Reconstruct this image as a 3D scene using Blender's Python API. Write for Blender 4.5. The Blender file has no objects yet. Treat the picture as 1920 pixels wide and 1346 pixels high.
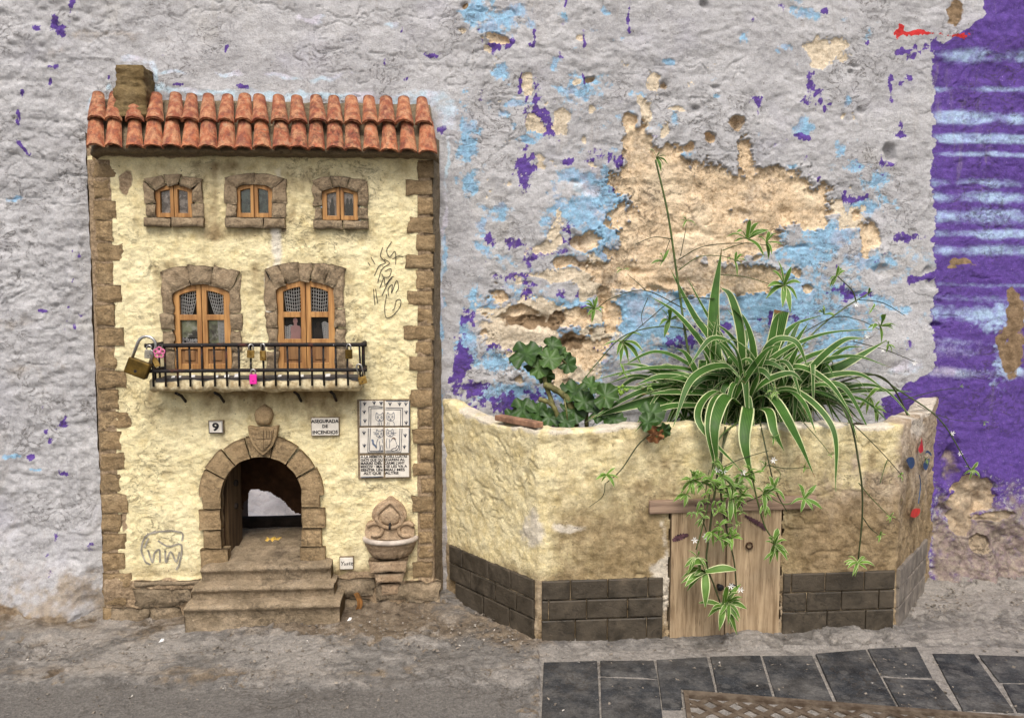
import bpy, bmesh, math, random
import numpy as np
from mathutils import Vector, Matrix

# ------------------------------------------------------------------ camera, sky, sun, exposure
scene = bpy.context.scene
COL = scene.collection
FPX = 1500.0                                   # focal length in photo pixels (photo is 1920 wide)
YAW, PITCH = math.radians(4.0), math.radians(4.6)
CAM = np.array([0.0, -1.55, 0.595])
FWD = np.array([math.sin(YAW)*math.cos(PITCH), math.cos(YAW)*math.cos(PITCH), -math.sin(PITCH)])
RGT = np.array([math.cos(YAW), -math.sin(YAW), 0.0])
UPV = np.cross(RGT, FWD)
cd = bpy.data.cameras.new('camera')
cam = bpy.data.objects.new('camera', cd)
COL.objects.link(cam)
cd.sensor_fit = 'HORIZONTAL'; cd.sensor_width = 36.0; cd.lens = 36.0*FPX/1920.0
cd.clip_start = 0.02; cd.clip_end = 200.0
cam.location = CAM
cam.rotation_euler = (math.pi/2-PITCH, 0, -YAW)
scene.camera = cam

SUN_EL, SUN_AZ = math.radians(54), math.radians(-6)     # azimuth measured from straight behind the camera
world = bpy.data.worlds.new('World'); scene.world = world; world.use_nodes = True
wn = world.node_tree.nodes; wl = world.node_tree.links
bg = wn['Background']
sky = wn.new('ShaderNodeTexSky'); sky.sky_type = 'NISHITA'; sky.sun_disc = False
sky.sun_elevation = SUN_EL; sky.sun_rotation = math.pi - SUN_AZ
sky.dust_density = 5.0; sky.air_density = 1.0; sky.ozone_density = 0.6
wl.new(sky.outputs[0], bg.inputs[0]); bg.inputs[1].default_value = 0.10
sd = bpy.data.lights.new('sun', 'SUN'); sun = bpy.data.objects.new('sun', sd); COL.objects.link(sun)
sd.energy = 1.5; sd.angle = math.radians(28); sd.color = (1.0, 0.965, 0.915)
d_ = Vector((math.sin(SUN_AZ)*math.cos(SUN_EL), -math.cos(SUN_AZ)*math.cos(SUN_EL), math.sin(SUN_EL)))
sun.rotation_euler = d_.to_track_quat('Z', 'Y').to_euler()
scene.view_settings.view_transform = 'Standard'; scene.view_settings.look = 'None'
scene.view_settings.exposure = 0.80; scene.view_settings.gamma = 1.0
scene.render.engine = 'CYCLES'
scene.cycles.max_bounces = 6

# ------------------------------------------------------------------ measuring helpers: photo pixel -> point on a plane of the place
def ray(px, py): return FWD + RGT*(px-960.0)/FPX - UPV*(py-673.0)/FPX
def P(px, py, Y=0.0):
    d = ray(px, py); return CAM + d*(Y-CAM[1])/d[1]
def XZ(px, py, Y=0.0):
    p = P(px, py, Y); return float(p[0]), float(p[2])
def G(px, py, z=0.0):
    d = ray(px, py); return CAM + d*(z-CAM[2])/d[2]
def to_px(x, y, z):
    dx, dy, dz = x-CAM[0], y-CAM[1], z-CAM[2]
    w = dx*FWD[0]+dy*FWD[1]+dz*FWD[2]
    u = (dx*RGT[0]+dy*RGT[1]+dz*RGT[2])/w
    v = (dx*UPV[0]+dy*UPV[1]+dz*UPV[2])/w
    return 960+FPX*u, 673-FPX*v

# ------------------------------------------------------------------ noise (numpy)
def _hash(ix, iy, seed):
    h = (ix.astype(np.int64)*374761393 + iy.astype(np.int64)*668265263 + seed*974634277) & 0xffffffff
    h = ((h ^ (h >> 13))*1274126177) & 0xffffffff
    h = ((h ^ (h >> 16))*2246822519) & 0xffffffff
    return ((h ^ (h >> 15)) & 0xffffff)/float(0xffffff)*2-1
def vnoise(x, y, seed=0):
    x = np.asarray(x, float); y = np.asarray(y, float)
    ix = np.floor(x); iy = np.floor(y); fx = x-ix; fy = y-iy
    fx = fx*fx*fx*(fx*(fx*6-15)+10); fy = fy*fy*fy*(fy*(fy*6-15)+10)
    a = _hash(ix, iy, seed); b = _hash(ix+1, iy, seed); c = _hash(ix, iy+1, seed); d = _hash(ix+1, iy+1, seed)
    return (a+(b-a)*fx)+((c+(d-c)*fx)-(a+(b-a)*fx))*fy
def fbm(x, y, octv=4, seed=0, gain=0.5):
    s = 0; a = 1; n = 0
    for o in range(octv):
        s = s + a*vnoise(np.asarray(x)*2**o*(1+.013*o)+o*7.3, np.asarray(y)*2**o+o*3.1, seed+o*17); n += a; a *= gain
    return s/n*1.35
def billow(x, y, octv=3, seed=0):
    s = 0; a = 1; n = 0
    for o in range(octv):
        s = s + a*np.abs(vnoise(np.asarray(x)*2**o, np.asarray(y)*2**o, seed+o*17)); n += a; a *= .5
    return s/n
def sstep(a, b, x):
    t = np.clip((x-a)/(b-a), 0, 1); return t*t*(3-2*t)

# ------------------------------------------------------------------ object helpers
WLOC = {}
def mesh_obj(name, verts, faces, mat=None, parent=None, smooth=True, base=None):
    """verts are world points; the object hangs on parent, or stands at base"""
    L = WLOC[parent.name] if parent is not None else np.array(base if base is not None else (0, 0, 0), float)
    v = np.asarray(verts, float)-L
    me = bpy.data.meshes.new(name)
    if isinstance(faces, np.ndarray):
        nf = len(faces); k = faces.shape[1]
        me.vertices.add(len(v)); me.vertices.foreach_set('co', v.astype(np.float32).ravel())
        me.loops.add(nf*k); me.loops.foreach_set('vertex_index', faces.astype(np.int32).ravel())
        me.polygons.add(nf); me.polygons.foreach_set('loop_start', np.arange(0, nf*k, k, dtype=np.int32))
        me.update(calc_edges=True)
    else:
        me.from_pydata([tuple(p) for p in v], [], faces); me.update()
    if smooth: me.polygons.foreach_set('use_smooth', np.ones(len(me.polygons), bool))
    o = bpy.data.objects.new(name, me); COL.objects.link(o)
    if mat is not None: me.materials.append(mat)
    if parent is not None:
        o.parent = parent
    else:
        o.location = L
    WLOC[o.name] = L
    return o
def tag(o, label=None, cat=None, group=None, kind=None):
    if label: o['label'] = label
    if cat: o['category'] = cat
    if group: o['group'] = group
    if kind: o['kind'] = kind
    return o
def thing(name, loc, label, cat, group=None):
    o = bpy.data.objects.new(name, None); COL.objects.link(o); o.location = loc
    o.empty_display_size = 0.05
    WLOC[o.name] = np.array(loc, float)
    return tag(o, label, cat, group)
def attr3(o, name, a, b, c):
    me = o.data
    n = len(me.vertices)
    d = np.ones((n, 4), np.float32); d[:, 0] = a; d[:, 1] = b; d[:, 2] = c
    at = me.attributes.new(name, 'FLOAT_COLOR', 'POINT'); at.data.foreach_set('color', d.ravel())
def grid_faces(n, m, keep=None):
    i = np.arange(n-1)[:, None]*m+np.arange(m-1)[None, :]
    f = np.stack([i, i+1, i+m+1, i+m], -1)
    if keep is not None: f = f[keep]
    return f.reshape(-1, 4)
def compress(V, F, *arrs):
    used = np.zeros(len(V), bool); used[F.ravel()] = True
    idx = np.cumsum(used)-1
    return (V[used], idx[F])+tuple(a[used] for a in arrs)

class MB:
    """collects shapes that become one mesh"""
    def __init__(s): s.v = []; s.f = []
    def add(s, vs, fs):
        o = len(s.v); s.v += [tuple(map(float, p)) for p in vs]; s.f += [tuple(i+o for i in f) for f in fs]
    def box(s, x0, x1, y0, y1, z0, z1):
        s.add([(x, y, z) for x in (x0, x1) for y in (y0, y1) for z in (z0, z1)],
              [(0, 1, 3, 2), (4, 6, 7, 5), (0, 4, 5, 1), (2, 3, 7, 6), (0, 2, 6, 4), (1, 5, 7, 3)])
    def tube(s, pts, r, n=8, caps=True):
        pts = [Vector(p) for p in pts]; k = len(pts)
        rs = r if hasattr(r, '__len__') else [r]*k
        t0 = (pts[1]-pts[0]).normalized()
        a = Vector((0, 0, 1)) if abs(t0.z) < .9 else Vector((1, 0, 0))
        nn = t0.cross(a).normalized(); vs = []
        for i in range(k):
            t = (pts[min(i+1, k-1)]-pts[max(i-1, 0)]).normalized()
            nn = (nn-t*nn.dot(t)).normalized(); b = t.cross(nn)
            for j in range(n):
                an = 2*math.pi*j/n
                vs.append(pts[i]+(nn*math.cos(an)+b*math.sin(an))*rs[i])
        fs = [(i*n+j, i*n+(j+1) % n, (i+1)*n+(j+1) % n, (i+1)*n+j) for i in range(k-1) for j in range(n)]
        if caps: fs += [tuple(range(n-1, -1, -1)), tuple((k-1)*n+j for j in range(n))]
        s.add(vs, fs)
    def prism(s, poly, y0, y1):
        """poly: list of (x,z), extruded from y0 (front) to y1"""
        n = len(poly)
        s.add([(x, y0, z) for x, z in poly]+[(x, y1, z) for x, z in poly],
              [tuple(range(n)), tuple(range(2*n-1, n-1, -1))]+[(i, i+n, (i+1) % n+n, (i+1) % n) for i in range(n)])
    def ring(s, outer, inner, y0, y1):
        """frame between two closed loops (same count)"""
        n = len(outer)
        s.add([(x, y0, z) for x, z in outer]+[(x, y0, z) for x, z in inner]+[(x, y1, z) for x, z in outer]+[(x, y1, z) for x, z in inner],
              sum([[(i, (i+1) % n, n+(i+1) % n, n+i), (i, 2*n+i, 2*n+(i+1) % n, (i+1) % n), (n+i, n+(i+1) % n, 3*n+(i+1) % n, 3*n+i),
                    (2*n+i, 3*n+i, 3*n+(i+1) % n, 2*n+(i+1) % n)] for i in range(n)], []))
    def stroke(s, pts, w, closed=False):
        """flat ribbon through 3D points lying near a plane facing -y"""
        pts = [Vector(p) for p in pts]; k = len(pts); vs = []
        ws = w if hasattr(w, '__len__') else [w]*k
        for i in range(k):
            t = pts[min(i+1, k-1)]-pts[max(i-1, 0)]
            q = Vector((-t.z, 0, t.x))
            q = q.normalized()*ws[i]*.5 if q.length > 1e-9 else Vector((ws[i]*.5, 0, 0))
            vs += [pts[i]-q, pts[i]+q]
        s.add(vs, [(2*i, 2*i+2, 2*i+3, 2*i+1) for i in range(k-1)])
    def build(s, name, mat, parent=None, smooth=False, base=None):
        return mesh_obj(name, np.array(s.v), s.f, mat, parent, smooth, base)
def soften(o, w, seg=2):
    m = o.modifiers.new('soft', 'BEVEL'); m.width = w; m.segments = seg; m.limit_method = 'ANGLE'; m.angle_limit = math.radians(40)
    return o
def bez(pts, n=14):
    """Catmull-Rom through points"""
    p = [np.array(q, float) for q in pts]; p = [2*p[0]-p[1]]+p+[2*p[-1]-p[-2]]
    out = []
    for i in range(1, len(p)-2):
        for t in np.linspace(0, 1, n, endpoint=False):
            out.append(.5*((2*p[i])+(-p[i-1]+p[i+1])*t+(2*p[i-1]-5*p[i]+4*p[i+1]-p[i+2])*t*t+(-p[i-1]+3*p[i]-3*p[i+1]+p[i+2])*t**3))
    out.append(p[-2]); return out
def stone(name, fn, yf, yb, mat, parent, seed=0, n=8, m=8, rad=0.0035, rough=0.0016, wob=0.0015, label=None):
    """a worked stone: fn(u,v)->(x,z), front at yf with worn edges, sides back to yb"""
    u, v = np.meshgrid(np.linspace(0, 1, n), np.linspace(0, 1, m), indexing='ij')
    X = np.empty((n, m)); Z = np.empty((n, m))
    for i in range(n):
        for j in range(m):
            X[i, j], Z[i, j] = fn(u[i, j], v[i, j])
    wx = vnoise(X*70+seed*3.7, Z*70, seed)*wob; wz = vnoise(X*70, Z*70+seed*1.7, seed+5)*wob
    e = np.minimum(np.minimum(np.arange(n), np.arange(n)[::-1])[:, None], np.minimum(np.arange(m), np.arange(m)[::-1])[None, :])
    y = yf+np.where(e == 0, rad, np.where(e == 1, rad*.18, 0))-fbm(X*60+seed, Z*60, 3, seed)*rough
    V = np.stack([X+wx, y, Z+wz], -1).reshape(-1, 3)
    F = [tuple(int(q) for q in r) for r in grid_faces(n, m)[:, ::1]]
    loop = [i*m for i in range(n)]+[(n-1)*m+j for j in range(1, m)]+[i*m+m-1 for i in range(n-2, -1, -1)]+[j for j in range(m-2, 0, -1)]
    base = len(V); back = V[loop].copy(); back[:, 1] = yb
    V = np.vstack([V, back]); k = len(loop)
    F += [(loop[i], base+i, base+(i+1) % k, loop[(i+1) % k]) for i in range(k)]
    o = mesh_obj(name, V, F, mat, parent, True)
    if label: o['label'] = label
    return o
def rect_fn(x0, x1, z0, z1): return lambda u, v: (x0+(x1-x0)*u, z0+(z1-z0)*v)
def quad_fn(a, b, c, d):
    """a bottom-left, b bottom-right, c top-right, d top-left"""
    return lambda u, v: tuple((a[k]*(1-u)+b[k]*u)*(1-v)+(d[k]*(1-u)+c[k]*u)*v for k in (0, 1))
def text_mesh(txt, size, mat, name, parent, x, z, y, bold=0.0, align='CENTER', sx=1.0, jitter=0.0, shear=0.0):
    c = bpy.data.curves.new('lettering', 'FONT'); c.body = txt; c.size = size; c.align_x = align; c.offset = bold; c.shear = shear
    c.resolution_u = 3
    to = bpy.data.objects.new('lettering_source', c); COL.objects.link(to)
    dg = bpy.context.evaluated_depsgraph_get(); dg.update()
    me = bpy.data.meshes.new_from_object(to.evaluated_get(dg))
    V = np.array([tuple(q.co) for q in me.vertices]); F = [tuple(p.vertices) for p in me.polygons]
    bpy.data.objects.remove(to); bpy.data.meshes.remove(me)
    if len(V) == 0: return None
    jx = vnoise(V[:, 0]/size*1.6, V[:, 1]/size*2+3, 7)*jitter*size; jz = vnoise(V[:, 0]/size*1.6+9, V[:, 1]/size*2, 11)*jitter*size
    W = np.stack([x+(V[:, 0]+jx)*sx, np.full(len(V), y), z+V[:, 1]+jz], -1)
    return mesh_obj(name, W, F, mat, parent, False)

# ------------------------------------------------------------------ material helper
class NT:
    def __init__(s, name, rough=0.85, spec=0.3):
        s.m = bpy.data.materials.new(name); s.m.use_nodes = True
        s.t = s.m.node_tree; s.b = s.t.nodes['Principled BSDF']
        s.b.inputs['Roughness'].default_value = rough; s.b.inputs['Specular IOR Level'].default_value = spec
        s.pos = s.t.nodes.new('ShaderNodeNewGeometry').outputs['Position']
    def set(s, sock, val):
        if isinstance(val, bpy.types.NodeSocket): s.t.links.new(val, sock)
        elif isinstance(val, (tuple, list)): sock.default_value = tuple(val)+((1,) if len(val) == 3 and len(sock.default_value) == 4 else ())
        else: sock.default_value = val
    def noise(s, scale, detail=4, rough=.55, stretch=None, dist=0.0, off=0):
        n = s.t.nodes.new('ShaderNodeTexNoise'); n.inputs['Scale'].default_value = scale
        n.inputs['Detail'].default_value = detail; n.inputs['Roughness'].default_value = rough; n.inputs['Distortion'].default_value = dist
        v = s.pos
        if stretch or off:
            mp = s.t.nodes.new('ShaderNodeMapping'); mp.inputs['Scale'].default_value = stretch or (1, 1, 1)
            mp.inputs['Location'].default_value = (off, off*.7, off*1.3); s.t.links.new(v, mp.inputs[0]); v = mp.outputs[0]
        s.t.links.new(v, n.inputs['Vector']); return n.outputs['Fac']
    def vor(s, scale, feature='F1'):
        n = s.t.nodes.new('ShaderNodeTexVoronoi'); n.inputs['Scale'].default_value = scale; n.feature = feature
        s.t.links.new(s.pos, n.inputs['Vector']); return n.outputs['Distance']
    def math(s, op, a, b=0.0, c=0.0):
        n = s.t.nodes.new('ShaderNodeMath'); n.operation = op; s.set(n.inputs[0], a); s.set(n.inputs[1], b); s.set(n.inputs[2], c); return n.outputs[0]
    def rng(s, x, a, b, c=0.0, d=1.0, smooth=True):
        n = s.t.nodes.new('ShaderNodeMapRange'); n.interpolation_type = 'SMOOTHSTEP' if smooth else 'LINEAR'
        for i, q in enumerate((x, a, b, c, d)): s.set(n.inputs[i], q)
        return n.outputs[0]
    def mix(s, f, a, b, mode='MIX'):
        n = s.t.nodes.new('ShaderNodeMix'); n.data_type = 'RGBA'; n.blend_type = mode
        s.set(n.inputs[0], f); s.set(n.inputs[6], a); s.set(n.inputs[7], b); return n.outputs[2]
    def attr(s, name):
        n = s.t.nodes.new('ShaderNodeAttribute'); n.attribute_name = name
        q = s.t.nodes.new('ShaderNodeSeparateColor'); s.t.links.new(n.outputs['Color'], q.inputs[0]); return q.outputs[0], q.outputs[1], q.outputs[2]
    def rand(s): return s.t.nodes.new('ShaderNodeObjectInfo').outputs['Random']
    def bump(s, h, strength=.5, dist=.002, prev=None):
        n = s.t.nodes.new('ShaderNodeBump'); n.inputs['Strength'].default_value = strength; n.inputs['Distance'].default_value = dist
        s.set(n.inputs['Height'], h)
        if prev is not None: s.t.links.new(prev, n.inputs['Normal'])
        return n.outputs[0]
    def done(s, col=None, rough=None, normal=None, metal=None):
        if col is not None: s.set(s.b.inputs['Base Color'], col)
        if rough is not None: s.set(s.b.inputs['Roughness'], rough)
        if normal is not None: s.t.links.new(normal, s.b.inputs['Normal'])
        if metal is not None: s.set(s.b.inputs['Metallic'], metal)
        return s.m
def edge_mask(t, m, nz, amt=.5, soft=.06):
    """crisp flaky edge from a soft mask"""
    return t.rng(t.math('ADD', m, t.math('MULTIPLY', t.math('SUBTRACT', nz, .5), amt)), .5-soft, .5+soft)
def weather(t, c, grain=.3, cracks=.6, b=None, csc=24.0):
    """mineral grain, pores and hairline cracks in the coat"""
    g = t.noise(340, 3, .75, off=13); g2 = t.noise(120, 5, .7, off=17)
    c = t.mix(1.0, c, t.rng(g, .25, .75, 1-grain, 1+grain*.75, False), 'MULTIPLY')
    c = t.mix(1.0, c, t.rng(g2, .28, .72, 1-grain*.8, 1+grain*.5, False), 'MULTIPLY')
    c = t.mix(t.rng(t.noise(210, 2, .5, off=19), .70, .74, 0, .65), c, tuple((.09, .07, .055)))
    k = t.math('ABSOLUTE', t.math('SUBTRACT', t.noise(csc, 8, .66, (1, 1, 1.5), 1.0, off=23), .5))
    m = t.math('MULTIPLY', t.rng(k, .002, .013, 1, 0), t.rng(t.noise(7, 3, .5, off=29), .5, .6))
    c = t.mix(t.math('MULTIPLY', m, cracks), c, (.10, .08, .06))
    b = t.bump(t.math('SUBTRACT', g2, t.math('MULTIPLY', m, .8)), .7, .0025, b)
    return c, b
def simple(name, col, rough=.7, metal=0.0, var=.25, scale=40, bump=.3, spec=.3, col2=None, bdist=.001, stretch=None):
    t = NT(name, rough, spec)
    n = t.noise(scale, 5, .6, stretch)
    c2 = col2 or tuple(q*(1-var*1.6) for q in col)
    c = t.mix(t.rng(n, .3, .72), c2, col)
    c = t.mix(t.math('MULTIPLY', t.math('SUBTRACT', t.rand(), .5), .18), c, (1, 1, 1), 'ADD') if False else c
    return t.done(c, None, t.bump(t.noise(scale*4, 4, .6, stretch), bump, bdist), metal)

# ------------------------------------------------------------------ materials of the setting
def make_wall_mat():
    t = NT('peeling_painted_plaster', .88, .25)
    bare, cream, blue = t.attr('paint_a'); purple, cyan, dirt = t.attr('paint_b'); red, halo, brown = t.attr('paint_c')
    n1 = t.noise(60, 6, .65); n2 = t.noise(150, 5, .7, off=3); n3 = t.noise(14, 5, .6, off=8); n4 = t.noise(380, 3, .6, off=5)
    nh = t.noise(46, 7, .72, (1, 1, 2.4), .6, off=2); n5 = t.noise(75, 8, .75, off=6)
    grey = t.mix(t.rng(n3, .35, .7), (.388, .386, .394), (.490, .488, .496))
    grey = t.mix(t.rng(nh, .55, .8, 0, .55), grey, (.54, .545, .545))
    grey = t.mix(t.rng(n1, .28, .44, .35, 0), grey, (.27, .255, .235))
    speck = t.rng(n4, .67, .72)
    grey = t.mix(t.math('MULTIPLY', speck, .55), grey, (.12, .1, .12))
    nl = t.noise(5, 4, .6, off=12)
    grey = t.mix(t.rng(nl, .5, .7, 0, .45), grey, (.38, .375, .44))
    grey = t.mix(t.rng(nl, .28, .42, .3, 0), grey, (.47, .45, .40))
    bl = t.mix(t.rng(n5, .3, .68), (.18, .32, .49), (.28, .54, .74))
    bl = t.mix(t.rng(t.noise(18, 5, .65, off=43), .5, .66, 0, .65), bl, (.36, .38, .50))
    col = t.mix(t.math('MULTIPLY', t.rng(t.math('ADD', blue, t.math('MULTIPLY', t.math('SUBTRACT', n5, .5), 2.0)), .22, .80), .88), grey, bl)
    pu = t.mix(t.rng(n5, .3, .7), (.060, .024, .20), (.115, .050, .31))
    pu = t.mix(t.math('MULTIPLY', t.rng(n4, .67, .74), .6), pu, (.55, .5, .6))
    col = t.mix(t.math('MULTIPLY', t.rng(t.math('ADD', purple, t.math('ADD', t.math('MULTIPLY', t.math('SUBTRACT', n5, .5), 1.2), t.math('MULTIPLY', t.math('SUBTRACT', n2, .5), 1.3))), .30, .66), .95), col, pu)
    cy = t.mix(t.rng(n1, .35, .6), (.30, .36, .62), (.42, .58, .76))
    col = t.mix(t.math('MULTIPLY', t.rng(t.math('ADD', cyan, t.math('MULTIPLY', t.math('SUBTRACT', nh, .5), .8)), .18, .85), .9), col, cy)
    col = t.mix(t.math('MULTIPLY', t.rng(t.math('ADD', halo, t.math('MULTIPLY', t.math('SUBTRACT', n5, .5), .9)), .2, .95), .8), col, t.mix(t.rng(n3, .4, .6), (.62, .60, .68), (.50, .66, .76)))
    col = t.mix(edge_mask(t, red, n2, 1.0, .1), col, (.50, .03, .03))
    cr = t.mix(t.rng(n2, .3, .7), (.52, .43, .31), (.72, .63, .48))
    col = t.mix(edge_mask(t, cream, n2, .9, .06), col, cr)
    tn = t.mix(t.rng(n2, .30, .55), (.38, .26, .145), (.69, .535, .355))
    tn = t.mix(t.rng(n3, .45, .7, 0, .7), tn, (.79, .665, .475))
    tn = t.mix(t.rng(n4, .64, .72, 0, .6), tn, (.2, .12, .06))
    tn = t.mix(t.rng(t.noise(11, 6, .68, off=41), .48, .66, 0, .75), tn, t.mix(t.rng(n2, .35, .6), (.27, .205, .14), (.50, .42, .325)))
    col = t.mix(edge_mask(t, bare, n1, .55, .05), col, tn)
    br = t.mix(t.rng(n1, .3, .7), (.13, .085, .045), (.30, .21, .125))
    col = t.mix(edge_mask(t, brown, n1, .9, .15), col, br)
    dr = t.mix(t.rng(n1, .3, .7), (.17, .13, .09), (.32, .26, .185))
    col = t.mix(t.math('MULTIPLY', edge_mask(t, dirt, n1, .7, .3), .85), col, dr)
    col = t.mix(t.rng(t.noise(16, 6, .7, (1.6, 1, .35), .5, off=33), .58, .75, 0, .38), col, (.30, .27, .225))
    b = t.bump(n5, .6, .0026); b = t.bump(n4, .8, .0014, b); b = t.bump(nh, .35, .0022, b)
    col, b = weather(t, col, .23, .65, b)
    return t.done(col, None, b)
WALL_MAT = make_wall_mat()

def make_ground_mat():
    t = NT('dirty_street_concrete', .9, .25)
    asph, dirt, pale = t.attr('ground_a')
    n1 = t.noise(45, 6, .65); n2 = t.noise(240, 4, .7, off=4); n3 = t.noise(9, 5, .6, off=9); n5 = t.noise(700, 2, .6)
    c = t.mix(t.rng(n1, .3, .7), (.13, .121, .110), (.245, .229, .207))
    c = t.mix(t.rng(n3, .45, .7, 0, .5), c, (.125, .11, .093))
    a = t.mix(t.rng(n2, .3, .7), (.122, .113, .102), (.19, .176, .158))
    c = t.mix(edge_mask(t, asph, n1, .8, .08), c, a)
    d = t.mix(t.rng(n1, .3, .7), (.105, .078, .052), (.245, .195, .138))
    c = t.mix(edge_mask(t, dirt, n1, 1.1, .2), c, d)
    c = t.mix(t.math('MULTIPLY', edge_mask(t, pale, n1, 1.1, .25), .75), c, (.32, .295, .262))
    c = t.mix(t.rng(n5, .68, .76, 0, .7), c, (.5, .47, .42))
    c = t.mix(t.rng(n5, .3, .36, .7, 0), c, (.06, .055, .05))
    b = t.bump(n1, .9, .006); b = t.bump(n2, .9, .0025, b); b = t.bump(n5, .7, .0012, b)
    c, b = weather(t, c, .34, .5, b, 16)
    return t.done(c, None, b)
GROUND_MAT = make_ground_mat()

# ------------------------------------------------------------------ blob masks measured on the photograph (pixels), laid on the wall plane
def blobs(U, V, lst):
    s = np.full(U.shape, -1.5)
    for q in lst:
        x, y, rx, ry = q[:4]; w = q[4] if len(q) > 4 else 1.0; a = q[5] if len(q) > 5 else 0
        sel = (np.abs(U-x) < (rx+ry)*3) & (np.abs(V-y) < (rx+ry)*3)
        if not sel.any(): continue
        dx = U[sel]-x; dy = V[sel]-y
        if a:
            ca, sa = math.cos(a), math.sin(a); dx, dy = dx*ca+dy*sa, -dx*sa+dy*ca
        d = np.sqrt((dx/rx)**2+(dy/ry)**2)
        s[sel] = np.maximum(s[sel], w-d)
    return s
BARE = [(1230,340,85,55),(1330,362,100,52),(1450,368,95,55),(1520,385,38,42),(1250,440,100,75),(1350,440,75,50),(1210,512,90,32),
        (1320,510,78,32),(1148,515,26,26),(1190,292,32,45),(1440,455,42,16),(1405,290,17,36),(1450,325,20,18),(1630,440,22,32),(1622,462,10,20),
        (1172,240,13,22),(1385,228,11,12),(1335,262,11,9),(1296,290,11,9),(1100,153,13,8),(1108,450,24,15),(1135,570,15,42),(1150,600,20,25),
        (1240,165,8,8),(1066,600,30,20),(1090,655,40,25),(930,75,30,12,.8),(1385,575,11,16),(1340,578,10,7),(1385,655,10,8),(1512,548,10,8),(1495,520,7,8),(1605,395,9,12,.9),
        (1415,520,55,22),(1075,490,32,8),(985,590,22,14),(1040,690,25,20),(1060,725,35,18,.9),(965,720,12,8)]
CREAM = [(985,155,11,20),(1547,92,26,30,1),(1565,75,12,15),(1530,115,10,12),(1220,160,14,20),(1205,216,10,30),(1200,200,12,12),(1045,440,14,26),(1020,460,30,12),
         (1000,590,60,22),(955,615,48,30),(985,645,55,14),(1060,512,75,12),(1120,525,28,14),(1052,215,14,22),(1000,232,18,20),(1015,300,8,12),
         (1595,400,28,24,.9),(1570,380,18,18,.8),(1130,500,30,22),(905,90,8,10),(1000,640,40,22),(930,640,22,12),(1092,690,34,20,.8),(1110,600,30,20,.8),
         (1265,213,14,4),(1245,255,8,16),(1015,312,7,8),(1100,250,6,8),(1108,200,6,8),(1075,155,6,6),(860,62,8,4),(1090,78,8,4)]
BLUE = [(829,640,5,80,1.2),(828,500,4,50,1.0),(830,720,7,30,1.1),(895,30,36,26),(950,38,44,22),(920,55,26,14),(1130,360,55,30),(1105,395,42,42),(1140,435,36,36),(1155,470,28,16),(1085,332,34,14),(1150,385,28,30),(1050,400,32,14,.8),
        (1450,560,110,52),(1530,600,95,45),(1500,482,55,26),(1560,435,70,36,.9),(1630,485,55,24,.9),(1620,380,52,15),(1400,592,95,36),(1200,575,55,42),(1225,615,80,52),(1300,560,50,36),
        (940,742,58,22),(1050,735,60,30,.8),(880,640,18,60,.8),(930,580,20,30,.7),(1050,575,60,16),(1020,620,24,26),(1000,700,60,16,.8),(1640,335,36,18,.9),(1600,312,30,14,.8),
        (868,265,18,66,.85),(875,330,16,30,.8),(930,140,18,14),(960,196,28,7),(930,215,16,10,.9),(1080,175,34,30,.85),(1110,165,25,16,.8),(1000,250,18,14,.8),(985,268,28,8,.8),
        (1500,230,20,16,.9),(1515,18,22,10,.9),(1470,85,18,8,.8),(1455,95,7,5),(1345,185,6,4),(1038,125,9,14,.9,),(1060,48,14,12,.8),(1000,50,14,14,.8),(1145,20,14,8,.7),
        (1285,300,22,10,.8),(1260,230,10,14,.8),(1580,195,6,9),(1480,310,10,5),(20,372,16,6,.7),(30,850,20,4,.9),(70,868,14,3),(1540,470,30,40,.7),(1440,520,40,30,.8),(1640,560,40,20,.7),
        (1560,640,60,26,.8),(1680,580,26,18,.6),(1480,640,70,30,.85),(1340,640,70,36,.8),(1120,640,26,40,.7),(1090,700,40,20,.8),(925,680,26,26,.8),(895,560,14,30,.8),(900,470,18,10,.7),(1020,420,24,16,.8)]
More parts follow.
